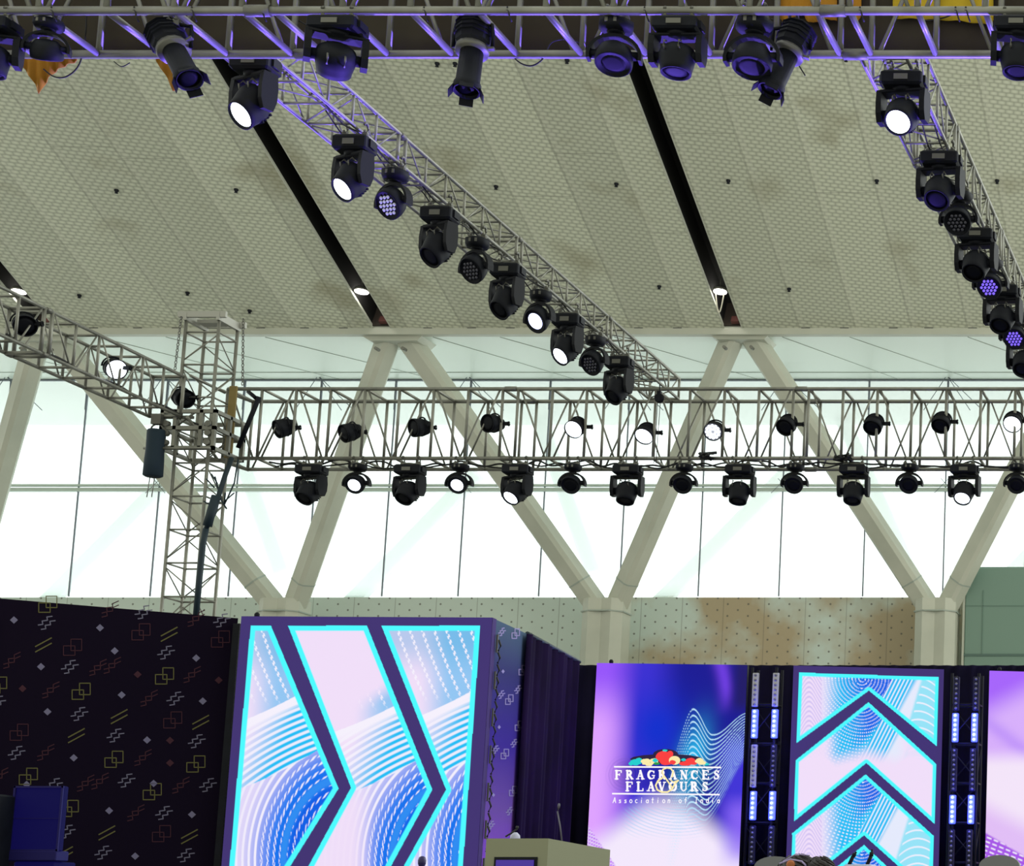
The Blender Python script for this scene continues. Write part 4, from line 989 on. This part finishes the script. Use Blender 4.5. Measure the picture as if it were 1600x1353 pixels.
# ---- dark printed wall at left
W0 = atz(-120, 925, HT); W1 = atz(372, 966, HT)
uw = (W1-W0); uw.z = 0; uw.normalize(); nw = Vector((uw.y, -uw.x, 0))
pw = empty('printed_wall', ((W0.x+W1.x)/2, (W0.y+W1.y)/2, ZS), 'long dark backdrop wall printed with zigzags, squares and diamonds at left', 'backdrop')
PWM = mat('dark_print', (.0065, .003, .013), .9, spec=.12)
PR = [mat('print_white', (.17, .16, .24), .8), mat('print_yellow', (.13, .12, .035), .8), mat('print_red', (.048, .006, .018), .8), mat('print_grey', (.18, .165, .27), .8)]
b = MB(); vs = []
for z in (ZS, HT):
    for P, s in ((W0, 0), (W1, 0), (W1, 1), (W0, 1)): vs.append(Vector((P.x, P.y, z))-nw*.1*s)
b.add(vs, [(0, 3, 2, 1), (4, 5, 6, 7), (0, 1, 5, 4), (1, 2, 6, 5), (2, 3, 7, 6), (3, 0, 4, 7)])
def mpW(v, off=.004, P=None, nn=None):
    P = W0 if P is None else P; nn = nw if nn is None else nn
    o0 = Vector((0, 0, EYE)); d = at(v[0], v[1], 10)-o0; t = (P+nn*off-o0).dot(nn)/d.dot(nn); return o0+d*t
def motif(b, kind, x, y, s=1.0, mp=mpW, sx=1.0, base=1):
    g = lambda L: [(x+a*s*sx, y+q*s) for a, q in L]
    if kind == 'z':
        for dx, dy in ((-2, -3), (2.5, 3.5)): ribbon(b, g([(-12+dx, 5+dy), (-5+dx, 4+dy), (-6+dx, -1+dy), (2+dx, -2+dy), (1+dx, -7+dy), (9+dx, -8+dy)]), 1.7, mp, base)
    elif kind == 's':
        for (a, q, c, d_) in ((-14, -2, 3, 12), (-3, -12, 13, 5)): ribbon(b, g([(a, q), (c, q), (c, d_), (a, d_), (a, q)]), 1.5, mp, base+1)
    elif kind == 'y':
        for o_ in (0, 8): ribbon(b, g([(-12, 3+o_), (12, -10+o_)]), 1.9, mp, base+1)
    elif kind == 'd': b.add([mp(v) for v in g([(-6, 0), (0, -5.5), (6, 0), (0, 5.5)])], [(0, 3, 2, 1)], base+3)
    elif kind == 'q':
        for (a, q, c, d_) in ((-14, -2, 3, 12), (-3, -12, 13, 5)): ribbon(b, g([(a, q), (c, q), (c, d_), (a, d_), (a, q)]), 1.3, mp, base+2)
    elif kind == 'r':
        for dy in (-3, 3): ribbon(b, g([(-13, 7+dy), (-5, 5+dy), (-6, -1+dy), (3, -2+dy), (3, -7+dy), (12, -11+dy)]), 1.5, mp, base+2)
    elif kind == 'e': b.add([mp(v) for v in g([(-6, 0), (0, -5.5), (6, 0), (0, 5.5)])], [(0, 3, 2, 1)], base+2)
K = 3.125
for kd, x, y in (('s', 235, 75), ('d', 68, 152), ('z', 232, 170), ('d', 488, 190), ('r', 540, 105), ('z', 705, 118), ('q', 690, 210), ('y', 826, 220), ('r', 960, 150), ('z', 1088, 158), ('q', 1078, 245), ('y', 212, 272),
        ('q', 356, 285), ('d', 560, 303), ('z', 815, 315), ('d', 958, 338), ('r', 60, 355), ('d', 200, 380), ('z', 345, 385), ('r', 480, 390), ('r', 550, 380), ('e', 672, 418), ('s', 805, 425), ('r', 940, 425), ('e', 1068, 446),
        ('s', 398, 500), ('e', 110, 487), ('r', 250, 500), ('d', 594, 518), ('r', 730, 540), ('z', 860, 540), ('d', 990, 548), ('d', 232, 600), ('z', 392, 615), ('y', 582, 622), ('q', 845, 640), ('y', 980, 650), ('q', 95, 700), ('s', -10, 470),
        ('y', 373, 715), ('z', 568, 720), ('d', 718, 738), ('e', 830, 740), ('z', 965, 748), ('z', 85, 805), ('r', 225, 805), ('d', 360, 825), ('s', 558, 832), ('r', 700, 830), ('e', 830, 850), ('s', 958, 855), ('s', 140, 915), ('d', 130, 955),
        ('z', 268, 962), ('r', 420, 955), ('r', 490, 945), ('z', 622, 940), ('d', 750, 950), ('s', 745, 990), ('r', 885, 965), ('z', 1020, 962), ('s', 340, 1072), ('d', 533, 1083), ('r', 665, 1100), ('z', 805, 1098), ('d', 937, 1102),
        ('z', 330, 1190), ('y', 522, 1190), ('q', 790, 1195), ('y', 925, 1208), ('y', 315, 1292), ('z', 508, 1292), ('d', 660, 1305), ('z', 912, 1305), ('r', 0, 920), ('z', -10, 560)):
    motif(b, kd, x/K, 920+y/K, 1.05)
adopt(b.build('printed_panel', [PWM]+PR), pw)
b = MB(); p = W1.copy(); b.box((W1.x+.01, W1.y-.02, (ZS+HT)/2-.02), (.08, .05, HT-ZS-.1)); adopt(b.build('end_post', BLACK), pw)
b = MB(); q = atz(-30, 930, HT); adopt((b.box((atz(4, 935, HT).x-.20, atz(4, 935, HT).y-.03, (ZS+HT)/2-.1), (.36, .04, HT-ZS-.25)), b)[1].build('side_banner', mat('navy_banner', (.012, .014, .06), .7)), pw)
# ---- blue loudspeaker / monitor cabinet at lower left
Yk = 19.5
p = at(23, 1228, Yk); q = at(91, 1330, Yk); pz = at(60, 1346, Yk)
ms = empty('monitor_box', ((p.x+q.x)/2, Yk, ZS), 'blue-lit box on a stand in front of the dark printed wall, lower left', 'box')
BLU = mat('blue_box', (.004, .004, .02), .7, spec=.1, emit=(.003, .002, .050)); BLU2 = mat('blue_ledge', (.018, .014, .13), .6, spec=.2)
ox = -ms.location
b = MB(); b.bbox(Vector(((p.x+q.x)/2, Yk+.04, (p.z+q.z)/2))+ox, (q.x-p.x, .07, p.z-q.z), .01); b.build('cabinet', BLU, ms)
b = MB(); 
for zz in (p.z-.01, q.z+.01): b.box(Vector(((p.x+q.x)/2, Yk-.005, zz))+ox, (q.x-p.x, .02, .018))
for xx in (p.x+.01, q.x-.01): b.box(Vector((xx, Yk-.005, (p.z+q.z)/2))+ox, (.018, .02, p.z-q.z))
b.box(Vector(((p.x+q.x)/2, Yk-.002, (p.z+q.z)/2))+ox, (q.x-p.x, .01, .006)); b.build('trim_rim', BLU2, ms)
b = MB(); b.bbox(Vector(((p.x+q.x)/2-.02, Yk+.08, (q.z+pz.z)/2+.005))+ox, (q.x-p.x+.03, .2, q.z-pz.z), .01); b.build('ledge', BLU2, ms)
b = MB(); b.bbox(Vector(((p.x+q.x)/2, Yk+.2, (pz.z+ZS)/2))+ox, ((q.x-p.x)*.8, .35, pz.z-ZS), .01); b.build('stand', BLU, ms)
# dark wing left of it
a0 = at(-60, 1240, 19.2); a1 = at(-6, 1240, 19.2); b = MB(); b.bbox(((a0.x+a1.x)/2, 19.3, (a0.z+ZS)/2), (a1.x-a0.x, .4, a0.z-ZS), .02); tag(b.build('black_case', BLACK), 'black case at the lower left corner of the stage', 'case')
# ---- side return panel right of the arrow screen
B0 = atz(775, 968, HT); B1 = atz(825, 991, HT)
ub = (B1-B0); ub.z = 0; ub.normalize(); nb = Vector((ub.y, -ub.x, 0))
sp_ = empty('return_panel', ((B0.x+B1.x)/2, (B0.y+B1.y)/2, ZS), 'narrow violet printed side panel right of the arrow screen', 'backdrop')
VPM = bpy.data.materials.new('print_painted_uplight'); VPM.use_nodes = True
n = VPM.node_tree.nodes; l = VPM.node_tree.links; pp = n['Principled BSDF']; pp.inputs['Roughness'].default_value = .7; pp.inputs['Specular IOR Level'].default_value = .12
t = n.new('ShaderNodeTexCoord'); se = n.new('ShaderNodeSeparateXYZ'); l.new(t.outputs['Object'], se.inputs[0])
rr = n.new('ShaderNodeValToRGB'); m1 = n.new('ShaderNodeMapRange'); m1.inputs['From Min'].default_value = 1.0; m1.inputs['From Max'].default_value = HT
l.new(se.outputs[2], m1.inputs[0]); l.new(m1.outputs[0], rr.inputs[0])
els = rr.color_ramp.elements; els[0].position = .15; els[0].color = (.32, .07, .85, 1); els[1].position = 1.0; els[1].color = (.07, .12, .20, 1)  # violet uplight below and daylight tint above painted into the base colour
for ps, cc in ((.42, (.17, .08, .42)), (.62, (.05, .022, .33)), (.85, (.035, .035, .17))):
    e_ = els.new(ps); e_.color = (*cc, 1)
l.new(rr.outputs[0], pp.inputs['Base Color'])
b = MB(); vs = []
for z in (ZS, HT):
    for P, s in ((B0, 0), (B1, 0), (B1, 1), (B0, 1)): vs.append(Vector((P.x, P.y, z))-nb*.08*s)
b.add(vs, [(0, 3, 2, 1), (4, 5, 6, 7), (0, 1, 5, 4), (1, 2, 6, 5), (2, 3, 7, 6), (3, 0, 4, 7)])
mB = lambda v: mpW(v, .004, B0, nb)
for kd, x, y in (('z', 785, 988), ('s', 806, 990), ('d', 786, 1049), ('s', 817, 1047), ('z', 784, 1086), ('s', 796, 1093), ('z', 810, 1078), ('d', 780, 1136), ('s', 811, 1134), ('z', 775, 1172), ('s', 789, 1178), ('z', 804, 1162), ('d', 771, 1242), ('s', 802, 1236), ('z', 797, 1268), ('z', 768, 1290)):
    motif(b, kd, x, y, .62, mB, .7)
adopt(b.build('printed_panel', [VPM]+[mat('faint_lilac', (.30, .25, .55), .5)]*4), sp_)
# ---- dark drapes
def drape(a, q, zt, label, folds=9, m=BLKCLOTH, depth=.06, ybot=ZS):
    P, Q = atz(a[0], a[1], zt) if isinstance(a, tuple) else a, atz(q[0], q[1], zt) if isinstance(q, tuple) else q
    d = Q-P; d.z = 0; Lw = d.length; uu = d.normalized(); nn = Vector((uu.y, -uu.x, 0)); n_ = folds*6; vs = []
    for i in range(n_+1):
        c = P+uu*(Lw*i/n_)+nn*(depth*math.sin(i*math.pi/3)*(.6+.4*math.sin(i*.7)))
        for j in range(2): vs.append((c.x, c.y, zt if j == 0 else ybot))
    fs = [(2*i, 2*i+1, 2*i+3, 2*i+2) for i in range(n_)]
    b = MB(); b.add(vs, fs, 0, True); o = b.build('stage_drape', m); md = o.modifiers.new('thick', 'SOLIDIFY'); md.thickness = .01
    tag(o, label, 'curtain', 'dark stage drapes'); return o
D1 = atz(905, 1034, HT)
drape((823.5, 990), D1, HT-.02, 'dark purple drape running back between side panel and logo screen', 10, mat('purple_drape', (.009, .004, .026), .95, spec=.1, noise=(1.2, (.014, .005, .045))))
b = MB(); b.tube(atz(824, 990, HT), D1, .03); o = b.build('drape_rail', mat('rail_navy', (.02, .04, .06), .5)); tag(o, 'dark rail along the top of the receding drape', 'rail')
pD = at(900, 1036, 27.6)
drape(at(898, 1037, 28.7), at(1720, 1037, 28.75), at(905, 1039, 28.7).z, 'black drape behind the light towers and screens', 40, depth=.04)

# ---- LED batten towers
LB_L = mat('batten_lit', (.2, .2, 1), .3, emit=(.05, .08, 1.0), es=6); LB_D = mat('batten_led_off', (.22, .22, .26), .3); TRB = mat('black_truss', (.008, .008, .016), .6, .0, spec=.2); SILV = mat('silver_reflect', (.5, .5, .52), .3, .5)
LB_H = mat('batten_lit_core', (1, 1, 1), .3, emit=(.42, .58, 1.0), es=2.6)
HB = mat('batten_housing', (.022, .022, .045), .5, spec=.2)
def tower(pxa, pxb, top, label, cols_, which):
    Yt = 27.2
    P = at(pxa, top, Yt); Q = at(pxb, top, Yt)
    wd = Q.x-P.x; dp = .3
    r = truss('black_tower_truss', label, (P.x, Yt, ZS), (0, 0, 1), (1, 0, 0), (0, 1, 0), P.z-ZS, wd, dp, rc=.02, rp_=.014, rd=.009, bay=.56, mod=30, m=TRB)
    for ci, (x0, x1) in enumerate(cols_):
        segs = [(1051, 1104, 0), (1108, 1153, 1), (1163, 1230, 0), (1236, 1281, 1), (1290, 1350, 0), (1355, 1398, 1)]
        if which: segs = [(a+6, q+6, l_) for a, q, l_ in segs]
        for si, (ya, yb, lit) in enumerate(segs):
            xa_ = x0+(x1-x0)*(ya-1050)/300; xb_ = x0+(x1-x0)*(yb-1050)/300
            T = at(xa_, ya, Yt-.06); Bt = at(xb_, yb, Yt-.06); cx = (T.x+Bt.x)/2; h = T.z-Bt.z
            side = ['left', 'right'][ci]; lev = ['topmost', 'second', 'third', 'fourth', 'fifth', 'lowest'][si]; sd = ['left of the chevron screen', 'right of the chevron screen'][which]
            e = empty('led_batten', (cx, Yt-.06, Bt.z), f'{"glowing blue" if lit else "unlit"} upright light batten, {lev} in the {side} column {sd}', 'light batten', 'upright battens on the black towers')
            b = MB(); b.bbox((0, .03, h/2), (.085, .05, h), .008); b.build('housing', mat('lit_housing', (.1, .1, .8), .3, emit=(.05, .08, 1.0), es=2.5) if lit else SILV if (ci == 0 and which == 0 and si in (0, 2)) or (ci == 1 and which == 0 and si == 0) else HB, e)
            b = MB(); nl = max(4, int(h/.062))
            for k_ in range(nl): b.lathe([(.030 if lit else .02, 0), (.026 if lit else .016, .02)], 10, Matrix.Translation((0, .005, (k_+.5)*h/nl)) @ Matrix.Rotation(math.pi/2, 4, 'X'), mi=0)
            if lit:
                for k_ in range(nl): b.lathe([(.019, 0), (.016, .006)], 8, Matrix.Translation((0, -.016, (k_+.5)*h/nl)) @ Matrix.Rotation(math.pi/2, 4, 'X'), mi=1)
            b.build('led_cells', [LB_L if lit else LB_D, LB_H], e)
    return r
tower(1176, 1214, 1043, 'black truss tower between logo screen and chevron screen', [(1180, 1174), (1212, 1203)], 0)
tower(1488, 1530, 1052, 'black truss tower right of the chevron screen', [(1495, 1485), (1526, 1513)], 1)
light('batten_glow', 'POINT', at(1195, 1130, 26.8), (0, 0, 0), 22, (.06, .05, 1), shadow_soft_size=.1)
light('batten_glow', 'POINT', at(1195, 1258, 26.8), (0, 0, 0), 22, (.06, .05, 1), shadow_soft_size=.1)
light('batten_glow', 'POINT', at(1507, 1136, 26.8), (0, 0, 0), 22, (.06, .05, 1), shadow_soft_size=.1)
light('batten_glow', 'POINT', at(1507, 1262, 26.8), (0, 0, 0), 22, (.06, .05, 1), shadow_soft_size=.1)
# small lugs on the screen tops
for (x, y, lb) in ((398, 961, 'small black lug on top of the arrow screen'), (953, 1034, 'small black lug on top of the logo screen'), (1561, 1046, 'small black lug on top of the right screen')):
    c = atz(x, y, HT+.02); b = MB(); b.lathe([(.02, -.03), (.03, .0), (.03, .02), (.015, .04)], 12, Matrix.Translation(c+Vector((0, .05, 0)))); tag(b.build('lifting_lug', BLACK), lb, 'lug', 'lugs on the screens')

# ---- lectern
YLc = 13.0
a = at(760, 1310, YLc); q = at(857, 1310, YLc); dpt = .42
OFW = mat('lectern_grey', (.30, .31, .20), .5); OFS = mat('lectern_side', (.32, .31, .30), .5)
le = empty('lectern', ((a.x+q.x)/2, YLc, ZS), 'off-white lectern with a dark screen inset in its front', 'lectern')
wl = q.x-a.x; hl = a.z-ZS; hb = hl-.06
b = MB()
b.add([(-wl/2, 0, 0), (wl/2, 0, 0), (wl/2+.27, dpt, 0), (-wl/2+.1, dpt, 0), (-wl/2, 0, hl), (wl/2, 0, hl), (wl/2+.27, dpt, hb), (-wl/2+.1, dpt, hb)], [(0, 3, 2, 1), (4, 5, 6, 7), (0, 1, 5, 4), (1, 2, 6, 5), (2, 3, 7, 6), (3, 0, 4, 7)])
b.build('body', OFW, le)
fz = at(770, 1339, YLc).z-ZS
b = MB(); b.box((0, -.004, fz-.35), (wl-.13, .012, .70)); b.build('inset_frame', BLACK, le)
b = MB(); b.box((-.002, -.012, fz-.36), (wl-.165, .01, .68)); b.build('inset_screen', mat('inset_violet', (.02, .015, .06), .3, emit=srgb(55, 25, 140), es=1.0), le)
PAP = mat('paper_white', (.55, .55, .72), .5)
c = at(805, 1306, YLc+.2); b = MB(); M = Matrix.Translation((c.x, c.y, hl+ZS-.01)) @ Matrix.Rotation(-.15, 4, 'Y')
b.prism([(-.055, -.05), (.03, -.05), (.042, .0), (.03, .05), (-.055, .05)], 0, .012, M); b.lathe([(.035, 0), (.03, .03), (.012, .05)], 14, Matrix.Translation((c.x+.0, c.y, hl+ZS))); tag(b.build('reading_light', PAP), 'small pale reading lamp on the lectern top', 'lamp')
b = MB(); b.path([at(790, 1307, YLc+.15), at(800, 1301, YLc+.15), at(808, 1295, YLc+.15)], .006, 6); b.lathe([(.008, 0), (.01, .01), (.008, .02)], 10, Matrix.Translation(at(808, 1295, YLc+.15))); tag(b.build('gooseneck_microphone', CABLE), 'short black gooseneck microphone at the left of the lectern', 'microphone')
b = MB(); pts = [at(878, 1314, YLc+.3), at(875, 1290, YLc+.3), at(871, 1268, YLc+.3), at(873, 1263, YLc+.3)]; b.path(pts, .005, 6); b.lathe([(.007, 0), (.009, .02), (.006, .035)], 10, Matrix.Translation(pts[-1])); tag(b.build('gooseneck_microphone', mat('mic_grey', (.10, .09, .13), .4)), 'tall thin grey gooseneck microphone rising behind the lectern', 'microphone')
# microphone at the bottom edge
c = at(659.5, 1344, 16); r = empty('microphone_stand', (c.x, 16, ZS), 'dark microphone on a stand at the bottom edge before the arrow screen', 'microphone stand')
b = MB(); b.lathe([(.018, -.12), (.022, -.05), (.030, -.03), (.032, 0), (.024, .025), (.008, .034)], 16, Matrix.Translation((0, 0, c.z-ZS))); b.build('microphone', mat('mic_navy', (.03, .02, .12), .4), r)
b = MB(); b.tube((0, 0, 0.02), (0, 0, c.z-ZS-.1), .01); b.build('pole', BLACK, r)
b = MB(); b.lathe([(.14, 0), (.14, .012), (.02, .025)], 20); b.build('foot', BLACK, r)
# white-topped stage chairs
CHG = mat('grey_cover', (.26, .27, .28), .8)
def chair(px0, px1, py, lb):
    Y = 24.0; a = at(px0, py, Y); q = at(px1, py, Y); wd = .50; cx = (a.x+q.x)/2; top = a.z-ZS
    r = empty('stage_chair', (cx, Y, ZS), lb, 'chair', 'grey rounded chairs on the stage')
    b = MB(); prof = [(-wd/2, .42), (wd/2, .42)]+[(wd/2*math.cos(t)*(1 if abs(math.cos(t)) < .9 else 1), top-.13+.13*math.sin(t)) for t in [math.pi*k/12 for k in range(13)]]
    b.prism(prof, -.05, .05, Matrix.Rotation(math.pi/2, 4, 'X')); b.build('backrest', CHG, r)
    b = MB(); b.bbox((0, .28, .44), (wd, .5, .12), .03); b.build('seat', CHG, r)
    for sx_ in (-1, 1):
        for yy in (.06, .48):
            b = MB(); b.tube((sx_*.21, yy, 0), (sx_*.21, yy, .40), .018); b.build('leg', STEELD, r)
chair(1190, 1234, 1338, 'grey rounded chair back left of the dark-haired head')
chair(1535, 1590, 1336, 'grey rounded chair back at the lower right corner')
# tabletop arrangement: two dark slim microphones and a pale card at the bottom of the chevron screen
b = MB(); cc = at(1345, 1351, 20); r = empty('second_lectern', (cc.x, 20, ZS), 'pale top of a small stand below the chevron screen', 'stand')
b.bbox((0, 0, (cc.z-ZS)/2), (.30, .3, cc.z-ZS), .02); b.build('body', PAP, r)
for pts, lb in (([(1327, 1351), (1333, 1338), (1338, 1331)], 'left slim black microphone below the chevron screen'), ([(1355, 1351), (1361, 1338), (1363, 1327)], 'right slim black microphone below the chevron screen')):
    b = MB(); P = [at(*p_2, 20) for p_2 in pts]; b.path(P, .012, 6); b.path([P[1], P[1].lerp(P[2], .6)], .022, 8); b.path([P[0], P[1]], .02, 7); tag(b.build('gooseneck_microphone', BLACK), lb, 'microphone')

# ---- person in the audience, only the crown of the head in view
Yh = 8.6; hp = at(1262, 1336, Yh)
per = empty('person', (hp.x, Yh, 0), 'person with dark tied-up hair seen from behind at the bottom edge', 'person')
SKIN = mat('skin', (.28, .15, .09), .5); HAIR = mat('dark_hair', (.012, .008, .008), .45); CLO = mat('person_clothes', (.05, .03, .07), .8)
H = hp.z                        # top of the hair
me = bpy.data.meshes.new('body')
J = [(0, 0, .86), (0, 0, 1.05), (0, 0, 1.24), (0, 0, H-.30), (0, -.0, H-.22), (0, 0, H-.11),
     (-.17, 0, 1.22), (-.22, .02, .98), (-.23, -.04, .76), (-.23, -.06, .67), (.17, 0, 1.22), (.22, .02, .98), (.23, -.04, .76), (.23, -.06, .67),
     (-.09, 0, .80), (-.10, 0, .45), (-.10, .03, .08), (-.10, -.12, .03), (.09, 0, .80), (.10, 0, .45), (.10, .03, .08), (.10, -.12, .03)]
E = [(0, 1), (1, 2), (2, 3), (3, 4), (4, 5), (2, 6), (6, 7), (7, 8), (8, 9), (2, 10), (10, 11), (11, 12), (12, 13), (0, 14), (14, 15), (15, 16), (16, 17), (0, 18), (18, 19), (19, 20), (20, 21)]
RD = [.14, .13, .14, .05, .06, .085, .06, .045, .032, .025, .06, .045, .032, .025, .09, .06, .045, .035, .09, .06, .045, .035]
me.from_pydata(J, E, []); bo = bpy.data.objects.new('body', me); C.objects.link(bo); bo.parent = per; me.materials.append(SKIN)
sk = bo.modifiers.new('skin', 'SKIN')
for i, rd in enumerate(RD): me.skin_vertices[0].data[i].radius = (rd, rd*.8 if i < 3 else rd)
me.skin_vertices[0].data[0].use_root = True
bo.modifiers.new('sub', 'SUBSURF').levels = 2; bo.modifiers['sub'].render_levels = 2
b = MB(); b.lathe([(.16, .80), (.155, .95), (.165, 1.15), (.15, 1.28), (.07, 1.33)], 20, Matrix.Diagonal((1.25, .85, 1, 1))); b.build('blouse', CLO, per)
b = MB(); b.lathe([(.20, .10), (.17, .5), (.165, .80), (.16, .90)], 20, Matrix.Diagonal((1.1, .9, 1, 1))); b.build('skirt', CLO, per)
def hairblob(cx, cz, rx, rz, cy=0):
    b = MB(); prof = [(math.sin(math.pi*k/12)*1.0, math.cos(math.pi*k/12)) for k in range(1, 12)]
    vsM = Matrix.Translation((cx, cy, cz)) @ Matrix.Diagonal((rx, rx, rz, 1)); b.lathe(prof, 20, vsM)
    rn = random.Random(int(cx*1000)+5)
    for k in range(60):
        t = rn.uniform(0, 6.28); ph = rn.uniform(.1, 1.5); pts = []
        for s in range(6):
            a_ = t+s*.22; pp_ = ph+s*.10; pts.append((cx+rx*1.02*math.sin(pp_)*math.cos(a_), cy+rx*1.02*math.sin(pp_)*math.sin(a_), cz+rz*1.03*math.cos(pp_)))
        b.path(pts, .0022, 4)
    return b
hairblob(-.04, H-.115, .105, .118).build('hair', HAIR, per)
hairblob(.065, H-.085, .072, .078, -.03).build('hair_bun', HAIR, per)
b = MB(); b.path([(-.10, -.085, H-.04), (-.05, -.10, H-.022), (0, -.10, H-.03), (.02, -.10, H-.05)], .004, 6); b.path([(-.09, -.07, H-.03), (-.04, -.05, H+.003), (.02, -.04, H-.003)], .003, 6); b.build('hair_band', mat('lilac_band', (.4, .33, .6), .4), per)
b = MB(); b.lathe([(.012, 0), (.02, .006), (.012, .012)], 10, Matrix.Translation((-.045, -.105, H-.045)) @ Matrix.Rotation(math.pi/2, 4, 'X')); b.build('hair_flower', mat('hair_orange', (.4, .12, .03), .6), per)
